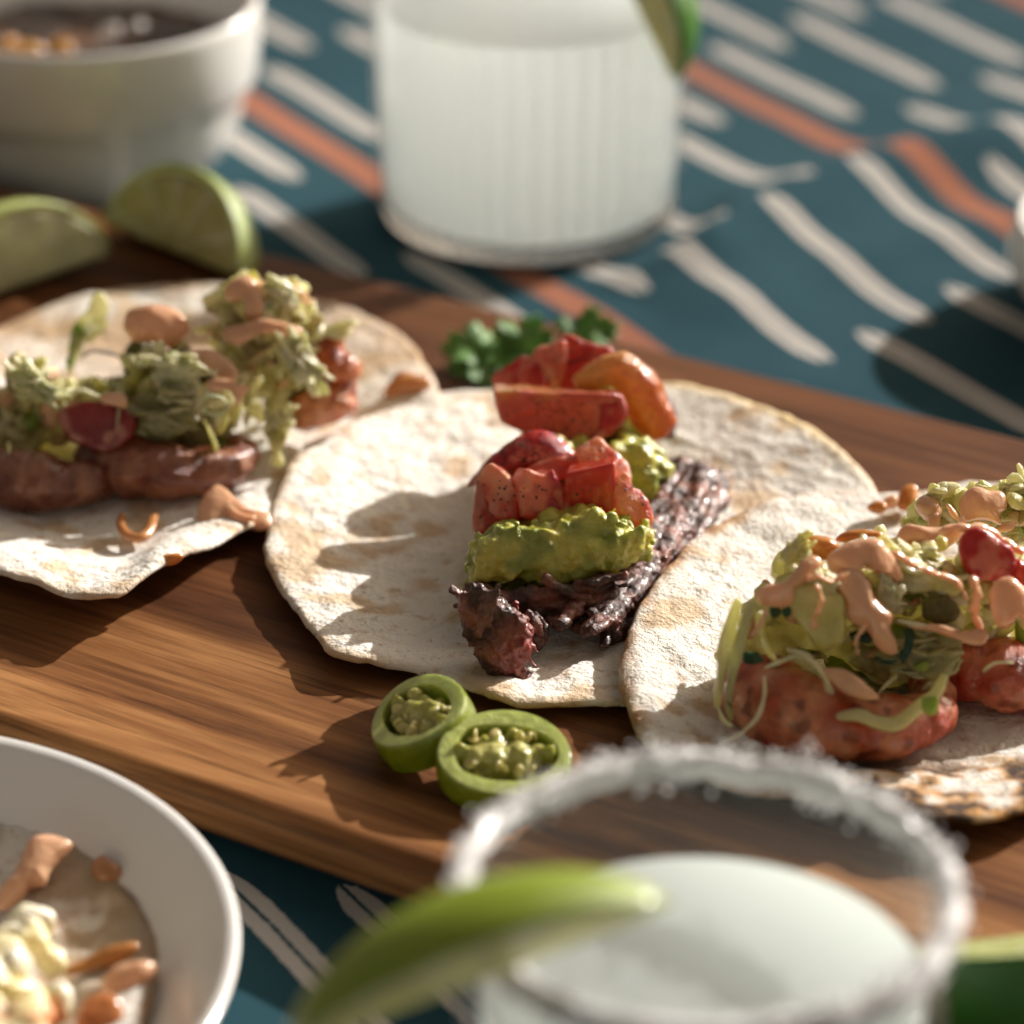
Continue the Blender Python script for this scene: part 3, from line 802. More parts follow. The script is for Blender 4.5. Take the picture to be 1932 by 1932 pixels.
# ------------------------------------------------------------------ slaw, sauce and shrimp on both outer tacos
CA = (.80, .76, .29); CB = (.90, .86, .45); CW = (.94, .91, .64); CG = (.40, .52, .09)
SAU = (.88, .53, .32); AMB = (.66, .27, .055)
def sauce(outline, label, gv=None, z=None, tf=.28, tb=.3, p=2.0, pitch=27, yaw=0, col=SAU, name='sauce_dollop', lay=((.10, 1.1), (.05, 2.6))):
    me = pillow(outline, gv=gv, z=z, tf=tf, tb=tb, p=p, pitch=pitch, yaw=yaw, nlay=lay, seg=56, rings=12)
    t = noisetint(me, col, tuple(k*.88 for k in col), 1.3, 3)
    o = put(name, me, M['sauce'], None, t); return tag(o, label, 'sauce')
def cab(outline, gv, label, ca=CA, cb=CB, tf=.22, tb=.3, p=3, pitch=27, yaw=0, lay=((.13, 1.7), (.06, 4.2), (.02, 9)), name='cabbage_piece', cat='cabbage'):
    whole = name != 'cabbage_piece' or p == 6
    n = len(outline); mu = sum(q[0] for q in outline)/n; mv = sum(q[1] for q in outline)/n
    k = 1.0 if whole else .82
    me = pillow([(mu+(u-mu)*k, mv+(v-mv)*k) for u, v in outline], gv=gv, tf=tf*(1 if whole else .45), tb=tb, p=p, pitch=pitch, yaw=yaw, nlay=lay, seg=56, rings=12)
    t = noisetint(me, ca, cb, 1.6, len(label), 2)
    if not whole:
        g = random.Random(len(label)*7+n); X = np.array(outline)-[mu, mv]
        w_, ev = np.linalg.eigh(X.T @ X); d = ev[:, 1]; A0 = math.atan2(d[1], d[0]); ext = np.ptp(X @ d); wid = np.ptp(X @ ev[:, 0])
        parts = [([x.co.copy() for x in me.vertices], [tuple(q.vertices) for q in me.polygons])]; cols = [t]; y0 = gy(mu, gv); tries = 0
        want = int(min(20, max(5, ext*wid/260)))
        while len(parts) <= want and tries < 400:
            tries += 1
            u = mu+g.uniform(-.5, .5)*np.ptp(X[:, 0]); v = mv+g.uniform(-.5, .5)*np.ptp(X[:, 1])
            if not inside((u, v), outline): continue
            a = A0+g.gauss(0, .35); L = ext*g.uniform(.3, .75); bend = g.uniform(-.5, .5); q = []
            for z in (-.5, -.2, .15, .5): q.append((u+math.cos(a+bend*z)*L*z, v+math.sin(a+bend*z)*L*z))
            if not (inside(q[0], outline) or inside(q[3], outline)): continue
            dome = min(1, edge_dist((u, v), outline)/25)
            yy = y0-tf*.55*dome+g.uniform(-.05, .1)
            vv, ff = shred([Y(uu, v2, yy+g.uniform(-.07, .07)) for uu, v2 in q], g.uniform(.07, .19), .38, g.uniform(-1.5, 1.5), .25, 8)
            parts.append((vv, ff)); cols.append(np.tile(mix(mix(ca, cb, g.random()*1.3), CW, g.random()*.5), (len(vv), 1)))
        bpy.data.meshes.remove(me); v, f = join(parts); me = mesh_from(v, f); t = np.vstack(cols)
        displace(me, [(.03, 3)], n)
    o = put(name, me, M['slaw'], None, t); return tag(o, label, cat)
def cshred(pts, gv, w, label, col=CW, flat=.4, twist=.6, cat='cabbage', name='cabbage_shred', mat='slaw', seg=10):
    """pts: (u, v[, extra depth]) in the picture, standing at the ground line gv"""
    q = [Y(a[0], a[1], gy(a[0], gv)+(a[2] if len(a) > 2 else 0)) for a in pts]
    v, f = shred(q, w, flat, twist, .35, seg); me = mesh_from(v, f); displace(me, [(.025, 2.5)], rnd.uniform(0, 9))
    o = put(name, me, M[mat], None, noisetint(me, col, tuple(k*.85 for k in col), 2, 1)); return tag(o, label, cat)
def heap(outline, gv, depth, n, seed, label, rs=(.2, .5), shreds=90, w=.09):
    """a tangle of cut cabbage: flakes and shreds at every angle over a packed middle"""
    g = random.Random(seed); mu = sum(q[0] for q in outline)/len(outline); mv = sum(q[1] for q in outline)/len(outline)
    inn = [(u+(mu-u)*.16, v+(mv-v)*.16) for u, v in outline]
    geo = join([core(inn, gv-14, depth, .02), cluster(inn, gv-10, depth, n, *rs, seed)])
    me = remesh(*geo, .07, 1, [(.12, 1.8), (.08, 4.0), (.03, 9)], seed)
    t = noisetint(me, (.58, .52, .20), CB, 2.2, seed, 2)
    root = put('slaw_heap', me, M['slaw'], None, t); tag(root, label, 'slaw')
    us = [q[0] for q in outline]; vs = [q[1] for q in outline]; y0 = gy(mu, gv); parts = []; cols = []; k = 0
    total = int(n*1.25)+int(shreds*.6)
    while len(parts) < total and k < total*40:
        k += 1
        u = g.uniform(min(us), max(us)); v = g.uniform(min(vs), max(vs))
        if not inside((u, v), outline): continue
        ed = min(1, edge_dist((u, v), outline)/60)
        y = y0+depth*.45*(1-ed)-.2+g.uniform(-.25, .35)
        r = g.random()
        c = mix(CA, CW, g.random()) if r < .74 else (np.array(CG) if r < .80 else (mix(SAU, CB, g.random()*.6) if r < .93 else np.array((.50, .42, .18))))
        if g.random() < .74:                                # a flake
            a = g.uniform(.2, .46); vv, ff = ball(Y(u, v, y), (a, a*g.uniform(.45, .9), a*g.uniform(.18, .4)), 2, rrot(g))
            sd = g.uniform(0, 60); cc = Y(u, v, y)
            vv = [p+(p-cc)*(.9*noise.noise(Vector((p.x*3.2+sd, p.y*3.2, p.z*3.2)))) for p in vv]
        else:
            a = g.uniform(-.5, 3.6); L = g.uniform(32, 85); bend = g.uniform(-.9, .9); q = []
            for s_ in (-.5, -.2, .15, .5):
                aa = a+bend*s_*2
                q.append(Y(u+math.cos(aa)*L*s_, v+math.sin(aa)*L*s_, y+.4*s_*s_+g.uniform(-.12, .12)))
            vv, ff = shred(q, w*g.uniform(.9, 2.9), .38, g.uniform(-2, 2), .3, 8)
        parts.append((vv, ff)); cols.append(np.tile(c, (len(vv), 1)))
    v, f = join(parts); me = mesh_from(v, f)
    o = put('loose_shreds', me, M['slaw'], root, np.vstack(cols)); o['kind'] = 'stuff'
def shrimp(outline, gv, label, tf=.5, tb=.8, ca=(.52, .08, .02), cb=(.74, .30, .12), lines=7, pitch=35, p=2.2):
    me = pillow(outline, gv=gv, tf=tf, tb=tb, p=p, pitch=pitch, nlay=((.18, .8), (.09, 1.8), (.03, 4.0), (.012, 9)), seg=110, rings=24)
    co = coords(me); no = normals(me)
    x = (co[:, 0]-co[:, 0].min())/np.ptp(co[:, 0])
    wv = np.array([nz(q, 1.0, 3) for q in co])
    rid = np.sin((x*lines+wv*.7)*2*math.pi)
    me.vertices.foreach_set('co', (co+no*(rid*.016)[:, None]).astype(np.float32).ravel()); me.update()
    t = mix(ca, cb, .45+.3*rid+wv*.9)
    sp = np.array([nz(q, 2.6, 9) for q in co]); t = mix(t, (.25, .03, .015), np.clip((sp-.2)*3, 0, .8))
    tag(put('shrimp', me, M['shrimp'], None, t), label, 'shrimp')
c5 = lambda x, y: (1313.8+.32*x, 888.7+.32*y)
# right taco
def shrimp_flat(at, rr, arc, rad, label, ca, cb, seed):
    c = P(at[0], at[1], ZT+rad*.72); n = 70; pts = []; rs = []
    for i in range(n):
        t = i/(n-1); an = R(arc[0]+(arc[1]-arc[0])*t)
        pts.append(c+Vector((rr*1.25*math.cos(an), rr*math.sin(an), .12*math.sin(t*6))))
        seg = abs(math.sin(t*math.pi*6.0))**.45           # shell segments pinch the body
        rs.append(rad*(1.0-.55*max(0, t-.35)/.65)*(.86+.14*seg)*(1 if t > .06 else .7+5*t))
    me = remesh(*tube_geo(pts, rs, 32, .92), .055, 2, [(.10, 1.1), (.05, 2.6), (.02, 7)], seed)
    co = coords(me); cen = np.array(c); an = np.degrees(np.arctan2((co[:, 1]-cen[1]), (co[:, 0]-cen[0])/1.25)) % 360
    an = np.where(an < arc[0]-30, an+360, an); t = (an-arc[0])/(arc[1]-arc[0]); nn = np.array([nz(q, 1.4, seed) for q in co])
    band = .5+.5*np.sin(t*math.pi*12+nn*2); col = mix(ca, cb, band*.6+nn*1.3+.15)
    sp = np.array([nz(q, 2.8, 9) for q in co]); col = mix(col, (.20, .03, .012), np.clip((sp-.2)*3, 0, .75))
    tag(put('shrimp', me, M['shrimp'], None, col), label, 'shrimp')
shrimp_flat((1600, 1306), 1.42, (165, 385), .92, 'plump orange red shrimp at the front of the right taco', (.52, .075, .02), (.80, .34, .17), 11)
shrimp_flat((1925, 1222), 1.35, (170, 380), .85, 'second curled shrimp at the right frame edge of the right taco', (.46, .05, .016), (.70, .24, .12), 12)
heap(C(c5, [(110, 1380), (130, 1150), (200, 900), (350, 700), (520, 560), (650, 470), (850, 440), (1100, 430), (1400, 420), (1650, 430), (1950, 420), (2100, 600), (2050, 950), (1750, 1000), (1560, 1150), (1450, 1290), (1150, 1310), (950, 1200), (650, 1080), (380, 1120), (250, 1250), (220, 1480), (130, 1470)]),
     1320, 2.0, 130, 41, 'heap of cabbage slaw on the right tortilla over the shrimp', (.2, .5), 100, .085)
heap(C(c5, [(1250, 330), (1350, 230), (1450, 120), (1650, 100), (1800, 90), (1930, 60), (2150, 0), (2300, 60), (2300, 300), (2100, 420), (1700, 400), (1450, 380)]),
     1165, 2.0, 70, 42, 'heap of cabbage slaw at the back of the right taco', (.18, .4), 70, .085)
cab(C(c5, [(548, 700), (690, 665), (720, 700), (860, 730), (872, 900), (850, 1010), (740, 1035), (650, 960), (590, 850)]), 1395, 'chunky yellow green cabbage cube at the front left of the right slaw', (.60, .56, .20), (.72, .66, .34), tf=.35, tb=.5, p=6)
cab(C(c5, [(500, 520), (560, 430), (610, 365), (650, 420), (690, 500), (620, 540), (560, 560)]), 1330, 'upright pale cabbage tip at the left top of the right slaw', tf=.18)
cab(C(c5, [(640, 590), (700, 570), (800, 600), (850, 720), (800, 760), (700, 700), (640, 660)]), 1388, 'glossy cabbage lump just above the chunky cube', CA, CW)
cab(C(c5, [(1080, 430), (1150, 430), (1300, 520), (1500, 610), (1590, 690), (1550, 760), (1400, 740), (1250, 720), (1180, 620), (1110, 520)]), 1350, 'long cabbage rib sloping down right from the main sauce dome', CA, CW, tf=.28)
cab(C(c5, [(1285, 440), (1370, 430), (1440, 510), (1440, 550), (1350, 550), (1280, 500)]), 1310, 'small pale cabbage cube left of the red tomato', CA, CW)
cab(C(c5, [(1080, 650), (1180, 640), (1210, 720), (1200, 830), (1120, 830), (1070, 760)]), 1372, 'translucent cabbage flake beside the sauce run', (.60, .62, .36), CW)
cab(C(c5, [(1220, 960), (1380, 900), (1560, 960), (1600, 1050), (1540, 1180), (1420, 1260), (1280, 1230), (1200, 1120)]), 1378, 'broad olive cabbage leaf above the curved front shred', (.40, .38, .14), (.56, .54, .26), tf=.25)
cab(C(c5, [(1340, 790), (1400, 735), (1530, 770), (1560, 840), (1480, 890), (1370, 860)]), 1362, 'dark olive pepper slice tucked in the right slaw', (.18, .17, .04), (.26, .24, .07), tf=.15, name='pepper_slice', cat='pepper slice')
cab(C(c5, [(1345, 130), (1375, 60), (1430, 90), (1500, 75), (1530, 130), (1450, 170), (1380, 165)]), 1155, 'pale cabbage tip at the back left of the far slaw', CB, CW)
cab(C(c5, [(1690, 110), (1780, 80), (1800, 55), (1835, 80), (1840, 150), (1750, 150)]), 1150, 'arched cabbage tip behind the far sauce blob', CB, CW)
cab(C(c5, [(1840, 120), (1930, 55), (2050, 50), (2050, 180), (1900, 230), (1840, 190)]), 1160, 'yellow green cabbage piece at the right frame edge', CA, CB)
sauce(C(c5, [(640, 400), (700, 375), (780, 395), (845, 450), (800, 500), (700, 510), (640, 470)]), 'amber dollop of sauce behind the left peak of the right slaw', 1310, col=AMB)
sauce(C(c5, [(820, 405), (880, 365), (980, 350), (1080, 360), (1100, 390), (980, 395), (880, 420)]), 'amber streak of sauce behind the main dome', 1290, col=AMB, tf=.15)
sauce(C(c5, [(770, 520), (840, 450), (950, 405), (1080, 395), (1130, 450), (1190, 560), (1200, 640), (1130, 620), (1010, 580), (930, 590), (880, 650), (810, 620)]), 'main peach dome of chipotle mayo on the right taco', 1360, tf=.4)
sauce(C(c5, [(810, 600), (920, 570), (1010, 650), (1040, 740), (1100, 800), (1170, 860), (1150, 930), (1180, 1050), (1150, 1085), (1070, 1040), (1000, 930), (900, 860), (880, 760), (820, 690)]), 'run of peach sauce dripping from the main dome', 1392, tf=.3)
sauce(C(c5, [(350, 715), (430, 670), (540, 640), (620, 540), (690, 500), (750, 540), (680, 600), (640, 650), (570, 690), (560, 780), (430, 790), (370, 770)]), 'sheet of peach sauce over the left flank of the right slaw', 1392, tf=.2)
sauce(C(c5, [(1180, 400), (1250, 315), (1400, 330), (1540, 320), (1560, 380), (1480, 460), (1420, 460), (1350, 410), (1250, 450)]), 'peach sauce blob left of the red tomato', 1280, tf=.3)
sauce(C(c5, [(1290, 190), (1330, 145), (1400, 150), (1430, 200), (1420, 280), (1380, 290), (1320, 250)]), 'small round peach blob at the left of the far slaw', 1165, tf=.3)
sauce(C(c5, [(1380, 250), (1430, 250), (1420, 330), (1380, 330)]), 'short drip below the small round blob', 1180, tf=.15)
sauce(C(c5, [(1545, 240), (1570, 150), (1650, 105), (1740, 125), (1810, 140), (1830, 220), (1790, 250), (1800, 320), (1720, 300), (1650, 300), (1580, 300)]), 'large peach sauce blob on the far slaw', 1185, tf=.4)
sauce(C(c5, [(1760, 650), (1860, 620), (1960, 720), (2050, 900), (1980, 930), (1900, 860), (1840, 900), (1780, 900), (1740, 760)]), 'peach sauce sliding down at the right frame edge', 1390, tf=.25)
sauce(C(c5, [(1250, 900), (1400, 890), (1500, 920), (1600, 960), (1690, 945), (1695, 1005), (1620, 1020), (1500, 980), (1380, 950), (1260, 930)]), 'peach sauce strip ending in a drip above the second shrimp', 1400, tf=.15)
sauce(C(c5, [(740, 1170), (850, 1165), (950, 1230), (1080, 1330), (1050, 1350), (900, 1300), (800, 1230)]), 'thin peach sauce smear across the front shrimp', 1436, tf=.1, tb=.25)
for i, q in enumerate([[(1195, 160), (1230, 105), (1290, 105), (1300, 170), (1260, 215), (1205, 205)], [(1000, 215), (1050, 175), (1110, 190), (1120, 230), (1060, 240)], [(1100, 180), (1150, 140), (1200, 160), (1190, 210), (1120, 210)]]):
    sauce(C(c5, q), ['round amber sauce drop on the far rim of the right tortilla', 'flat amber sauce spot nearest the middle tortilla', 'pale sauce drop between two amber drops on the far rim'][i], z=2.75, tf=.12, tb=.2, pitch=60, col=SAU if i == 2 else AMB)
tomato(C(c5, [(1560, 440), (1610, 350), (1680, 345), (1780, 420), (1870, 480), (1870, 620), (1780, 640), (1640, 620), (1580, 540)]), 1330, 'glossy red tomato piece in the slaw of the right taco', RED, (.50, .02, .012), tb=.5)
tomato(C(c5, [(1870, 540), (1930, 550), (2050, 640), (2080, 840), (1980, 850), (1900, 780), (1880, 640)]), 1340, 'orange red tomato piece cut off by the right frame edge', ORED, RED, tb=.5)
cshred([c5(530, 1050)+(0,), c5(640, 1080)+(-.1,), c5(720, 1160)+(-.15,), c5(770, 1250)+(-.15,), c5(795, 1320)+(-.1,)], 1425, .13, 'forked white cabbage shred, right prong over the front shrimp')
cshred([c5(400, 1160)+(-.05,), c5(500, 1120)+(-.1,), c5(590, 1090)+(-.1,), c5(680, 1110)+(-.05,)], 1424, .10, 'forked white cabbage shred, left prong over the front shrimp')
cshred([c5(820, 1450)+(-.1,), c5(950, 1440)+(-.15,), c5(1060, 1480)+(-.15,), c5(1180, 1490)+(-.15,), c5(1300, 1400)+(-.1,), c5(1400, 1320)+(0,), c5(1470, 1200)+(.2,)], 1445, .22, 'thick curved cabbage shred in front of the right shrimp', CB, .7)
cab(C(c5, [(1340, 1340), (1400, 1330), (1425, 1370), (1390, 1420), (1345, 1400)]), 1458, 'small lime green spot at the end of the thick curved shred', CG, (.44, .52, .10), tf=.04, tb=.06, name='scallion_piece', cat='scallion')
cshred([c5(250, 760)+(.2,), c5(200, 920)+(.1,), c5(160, 1100)+(0,), c5(130, 1280)+(0,), c5(120, 1400)+(0,)], 1410, .19, 'tall cabbage strip down the left side of the right slaw', CB)
cshred([c5(330, 780)+(.1,), c5(270, 950)+(0,), c5(220, 1150)+(-.05,), c5(190, 1350)+(-.05,), c5(200, 1470)+(-.05,)], 1418, .17, 'second tall cabbage strip beside the left edge strip', (.66, .64, .34))
cshred([c5(370, 830)+(.1,), c5(390, 960)+(0,), c5(430, 1070)+(0,), c5(480, 1130)+(0,)], 1405, .16, 'wide cabbage strip falling below the left sauce sheet', CB)
cshred([c5(400, 1210)+(0,), c5(400, 1330)+(-.05,), c5(360, 1450)+(-.1,), c5(270, 1540)+(-.1,), c5(150, 1600)+(-.1,)], 1440, .065, 'thin cabbage thread trailing onto the tortilla front')
cshred([c5(130, 1400)+(0,), c5(160, 1470)+(0,), c5(210, 1500)+(0,)], 1430, .12, 'short hooked cabbage end at the lower left of the slaw')
cshred([c5(1690, 1180), c5(1760, 1130), c5(1870, 1130)], 1390, .11, 'short pale cabbage crescent on the second shrimp', CW)
cshred([c5(1180, 880), c5(1280, 900), c5(1360, 910)], 1398, .1, 'narrow cabbage shred next to the sauce highlight', CW)
cshred([c5(1060, 1330), c5(1120, 1260), c5(1180, 1210)], 1420, .07, 'tiny pale shred pointing up from the front shrimp', CW)
DG = (.012, .06, .03)
for i, (q, g, s_) in enumerate([([(425, 790), (470, 780), (510, 810), (500, 850), (440, 860)], 1394, 'dark herb flake under the left sauce sheet'), ([(500, 810), (550, 790), (570, 840), (540, 870), (505, 850)], 1392, 'dark herb flake against the chunky cube'),
    ([(1230, 940), (1280, 935), (1270, 1050), (1220, 1130), (1200, 1090), (1240, 1020)], 1402, 'dark green cilantro sliver right of the sauce run'), ([(900, 960), (990, 930), (1020, 1000), (940, 1010)], 1396, 'dark herb flake left of the sauce run'), ([(1040, 1080), (1120, 1110), (1190, 1110), (1150, 1150), (1060, 1120)], 1402, 'dark herb stem under the sauce run'),
    ([(290, 1080), (370, 1060), (400, 1120), (340, 1150), (290, 1130)], 1412, 'grey green herb flake beside the tall cabbage strip')]):
    cab(C(c5, q), g, s_, DG, (.03, .09, .04), tf=.03, tb=.04, p=2, lay=((.09, 3), (.04, 8)), name='herb_flake', cat='herb')
cab(C(c5, [(1280, 1150), (1330, 1125), (1375, 1140), (1360, 1180), (1300, 1185)]), 1392, 'bright green scallion piece on the olive cabbage leaf', CG, (.46, .58, .12), tf=.08, tb=.1, name='scallion_piece', cat='scallion')

def drizzle(pts, gv, r, label, fn, col=SAU):
    q = [Y(*fn(*p), gy(fn(*p)[0], gv)-.22-.1*math.sin(i*1.7)) for i, p in enumerate(pts)]
    path = strip_path(q, 8); n = len(path); g = random.Random(len(label))
    v, f = tube_geo(path, [r*(.55+.6*abs(math.sin(i*.55+g.random()*.4)))*(1 if 2 < i < n-3 else .6) for i in range(n)], 12, .6)
    me = remesh(v, f, .035, 2, [(.04, 2.5)], len(label))
    tag(put('sauce_drizzle', me, M['sauce'], None, np.array(col)), label, 'sauce')
for pts, gv, r, l in [([(640, 640), (720, 620), (800, 650), (900, 600)], 1392, .09, 'thin sauce drizzle bridging the chunky cube and the main dome'),
                      ([(1150, 470), (1260, 540), (1400, 600), (1530, 650), (1600, 760)], 1362, .11, 'sauce drizzle running along the long cabbage rib'),
                      ([(700, 660), (740, 760), (700, 860), (690, 960)], 1408, .08, 'sauce trickle over the front of the chunky cube'),
                      ([(1420, 360), (1560, 330), (1700, 340), (1820, 420), (1930, 480)], 1300, .13, 'sauce drizzle over the top of the red tomato'),
                      ([(1620, 620), (1660, 720), (1640, 840), (1700, 960)], 1380, .12, 'sauce dripping below the red tomato'),
                      ([(420, 800), (380, 900), (330, 980)], 1412, .08, 'sauce trickle down the left flank of the slaw'),
                      ([(1000, 900), (940, 1000), (960, 1090)], 1402, .07, 'short sauce trickle left of the run'),
                      ([(1480, 200), (1600, 330), (1760, 350), (1900, 300)], 1195, .1, 'sauce drizzle across the far slaw')]:
    drizzle(pts, gv, r, l, c5)
# left taco
c3 = lambda x, y: (.32*x, 463.7+.32*y)
c4 = lambda x, y: (386.4+.28*x, 463.7+.28*y)
shrimp_flat((85, 872), 1.25, (205, 380), .80, 'shaded curled shrimp at the far left of the left taco', (.22, .062, .028), (.40, .17, .09), 3)  # shade under the slaw is put into its darker flesh colours
shrimp_flat((325, 848), 1.30, (190, 385), .78, 'shaded curled shrimp in the middle of the left taco', (.25, .058, .022), (.42, .16, .075), 5)  # flesh colours darkened for shade here too
shrimp(C(c4, [(560, 1100), (640, 1000), (760, 930), (900, 900), (1010, 900), (1050, 1050), (1060, 1110), (960, 1180), (800, 1220), (620, 1230)]), 832, 'bright orange red shrimp at the right end of the left taco', ca=(.58, .13, .03), cb=(.70, .30, .12), lines=4, tb=.8)
shrimp(C(c4, [(740, 680), (800, 625), (920, 630), (950, 720), (1040, 800), (1010, 920), (880, 930), (780, 880)]), 815, 'curled tail end of shrimp above the bright shrimp', ca=(.58, .13, .03), cb=(.68, .26, .10), lines=3)
heap(C(c3, [(-100, 950), (0, 900), (90, 720), (200, 700), (330, 790), (480, 800), (740, 790), (860, 640), (1080, 620), (1300, 720), (1500, 760), (1480, 1040), (1300, 1180), (1100, 1150), (900, 1220), (740, 1140), (560, 1180), (380, 1110), (200, 1190), (80, 1260), (-100, 1290)]), 890, 2.2, 180, 51, 'heap of cabbage slaw along the front of the left taco', (.2, .45), 90, .09)
heap(C(c4, [(80, 330), (160, 240), (300, 200), (470, 200), (590, 270), (650, 400), (700, 500), (780, 840), (740, 950), (600, 1050), (560, 1200), (440, 1220), (400, 1040), (200, 900), (100, 760), (90, 620), (60, 480)]), 838, 2.2, 120, 52, 'tall heap of cabbage slaw at the back of the left taco', (.2, .42), 70, .09)
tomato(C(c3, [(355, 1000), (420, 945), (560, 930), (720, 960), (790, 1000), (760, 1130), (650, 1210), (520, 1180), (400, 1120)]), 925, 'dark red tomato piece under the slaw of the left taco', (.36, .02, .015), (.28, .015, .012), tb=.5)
cab(C(c3, [(400, 640), (430, 440), (500, 380), (560, 290), (610, 290), (650, 370), (640, 480), (560, 560), (470, 600), (440, 740), (400, 760)]), 790, 'upright pale lettuce piece standing at the back of the left taco', (.60, .58, .32), CW, tf=.12, tb=.12, p=6, lay=((.2, 1.2), (.08, 3.5)))
cab(C(c3, [(395, 640), (420, 470), (470, 460), (480, 560), (450, 680), (410, 720)]), 794, 'bright green edge of lettuce beside the upright piece', (.24, .48, .04), (.34, .55, .08), tf=.1, tb=.1, p=6)
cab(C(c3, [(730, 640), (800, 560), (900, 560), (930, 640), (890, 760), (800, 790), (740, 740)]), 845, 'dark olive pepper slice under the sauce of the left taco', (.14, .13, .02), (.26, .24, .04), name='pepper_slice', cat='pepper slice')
cab(C(c3, [(880, 680), (960, 620), (1120, 630), (1210, 700), (1200, 780), (1050, 800), (930, 790)]), 905, 'pale green cabbage lump at the centre of the left slaw', (.60, .64, .28), CW, tf=.3)
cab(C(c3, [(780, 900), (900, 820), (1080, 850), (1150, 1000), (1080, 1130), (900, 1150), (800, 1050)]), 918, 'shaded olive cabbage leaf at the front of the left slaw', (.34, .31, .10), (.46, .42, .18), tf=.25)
cab(C(c3, [(80, 740), (150, 690), (220, 730), (330, 850), (340, 930), (240, 900), (150, 860), (90, 820)]), 925, 'bright cabbage clump at the left end of the left slaw', (.62, .66, .28), CW, tf=.3, lay=((.15, 2), (.06, 5)))
cab(C(c4, [(500, 560), (620, 620), (720, 640), (750, 780), (790, 860), (700, 960), (620, 950), (560, 850), (500, 740)]), 878, 'cascading cabbage lump above the bright shrimp', (.54, .54, .24), CW, tf=.35, lay=((.16, 1.8), (.06, 5)))
cab(C(c4, [(430, 1150), (500, 1080), (570, 1120), (580, 1250), (540, 1400), (470, 1400), (420, 1280)]), 905, 'hanging cabbage knob left of the bright shrimp', (.50, .45, .16), CB, tf=.3)
cab(C(c4, [(400, 260), (520, 215), (610, 290), (650, 420), (560, 470), (450, 420)]), 838, 'rounded pale cabbage leaf on top of the left taco', (.58, .60, .26), CW, tf=.3)
cab(C(c4, [(790, 610), (860, 540), (930, 490), (970, 520), (960, 620), (880, 640)]), 812, 'pale cabbage tip above the curled shrimp tail', CB, CW, tf=.15)
sauce(C(c3, [(740, 500), (760, 400), (850, 350), (960, 355), (1060, 400), (1110, 480), (1060, 560), (1000, 590), (900, 560), (800, 560)]), 'round peach sauce dome left of the tall slaw', 850, tf=.35)
sauce(C(c3, [(1080, 640), (1200, 620), (1330, 660), (1390, 760), (1300, 800), (1200, 740), (1100, 720)]), 'peach sauce smear on the centre slaw of the left taco', 890, tf=.2)
sauce(C(c3, [(600, 880), (700, 860), (750, 890), (740, 960), (660, 940), (600, 920)]), 'glossy sauce drip above the dark red tomato', 922, tf=.15)
sauce(C(c4, [(130, 290), (200, 220), (300, 200), (370, 260), (400, 400), (360, 470), (280, 480), (250, 380), (160, 380)]), 'peach sauce cap on the tall slaw heap', 846, tf=.3)
sauce(C(c4, [(130, 590), (250, 520), (400, 490), (550, 520), (660, 570), (640, 630), (500, 620), (350, 600), (220, 660)]), 'band of peach sauce across the tall slaw heap', 868, tf=.25)
sauce(C(c4, [(0, 920), (100, 890), (220, 920), (300, 940), (280, 1010), (220, 1080), (170, 1000), (60, 980)]), 'peach sauce drip over the cascading cabbage', 915, tf=.15)
sauce(C(c4, [(1215, 990), (1270, 880), (1350, 850), (1460, 870), (1525, 900), (1500, 960), (1400, 985), (1280, 1010)]), 'amber sauce drop at the right tip of the left tortilla', z=2.6, tf=.25, tb=.2, pitch=50, col=(.58, .25, .07))
sauce(C(c3, [(1180, 1560), (1240, 1430), (1300, 1400), (1380, 1480), (1480, 1560), (1580, 1580), (1600, 1660), (1480, 1660), (1380, 1620), (1280, 1660), (1200, 1660)]), 'peach sauce patch on the left tortilla beside the middle one', z=2.55, tf=.12, tb=.15, pitch=60)
sauce(C(c3, [(900, 1870), (960, 1820), (1040, 1815), (1080, 1830), (1000, 1880), (920, 1900)]), 'amber sauce drip on the lifted edge of the left tortilla', z=2.95, tf=.12, tb=.15, pitch=50, col=AMB)
def curl(pts, z, r, label, col=SAU):
    v, f = shred([P(*q, z) for q in pts], r, .8, 0, .5, 10); me = mesh_from(v, f)
    tag(put('sauce_dollop', me, M['sauce'], None, np.array(col)), label, 'sauce')
curl([c3(*q) for q in ((720, 1590), (715, 1650), (760, 1710), (830, 1720), (880, 1680), (900, 1620), (915, 1590))], 2.5, .14, 'curl of amber sauce lying on the front of the left tortilla', (.60, .28, .10))
curl([c3(*q) for q in ((1290, 1430), (1330, 1520), (1400, 1590), (1500, 1610))], 2.62, .12, 'ribbon of sauce across the sauce patch of the left tortilla', SAU)
cshred([c3(700, 960), c3(690, 1080), c3(690, 1200), c3(680, 1320)], 932, .14, 'long cabbage shred hanging in front of the dark red tomato', (.60, .50, .30))
cshred([c3(1200, 1020), c3(1240, 1100), c3(1270, 1180), c3(1275, 1260)], 925, .11, 'pale cabbage shred hanging over the middle shrimp', CB)
cshred([c3(50, 1160), c3(60, 1280), c3(50, 1400)], 955, .13, 'cabbage shred hanging at the left frame edge', CB)
cshred([c3(480, 650), c3(560, 620), c3(680, 640), c3(740, 680)], 835, .12, 'greyish onion sliver between lettuce and pepper slice', (.50, .44, .42), name='onion_sliver', cat='onion')
cshred([c3(390, 880), c3(480, 850), c3(560, 880), c3(640, 900)], 915, .15, 'cabbage shred bridging above the dark red tomato', CW)
def ring(cu, cv, gv, ru, rv, w, label):
    pts = [Y(cu+ru*math.cos(a)-rv*.4*math.sin(a), cv+rv*math.sin(a)+ru*.3*math.cos(a), gy(cu, gv)) for a in [2*math.pi*k/24 for k in range(25)]]
    v, f = tube_geo(pts, w, 8, .7); me = mesh_from(v, f); tag(put('scallion_ring', me, M['slaw'], None, np.array((.66, .72, .50))), label, 'scallion')
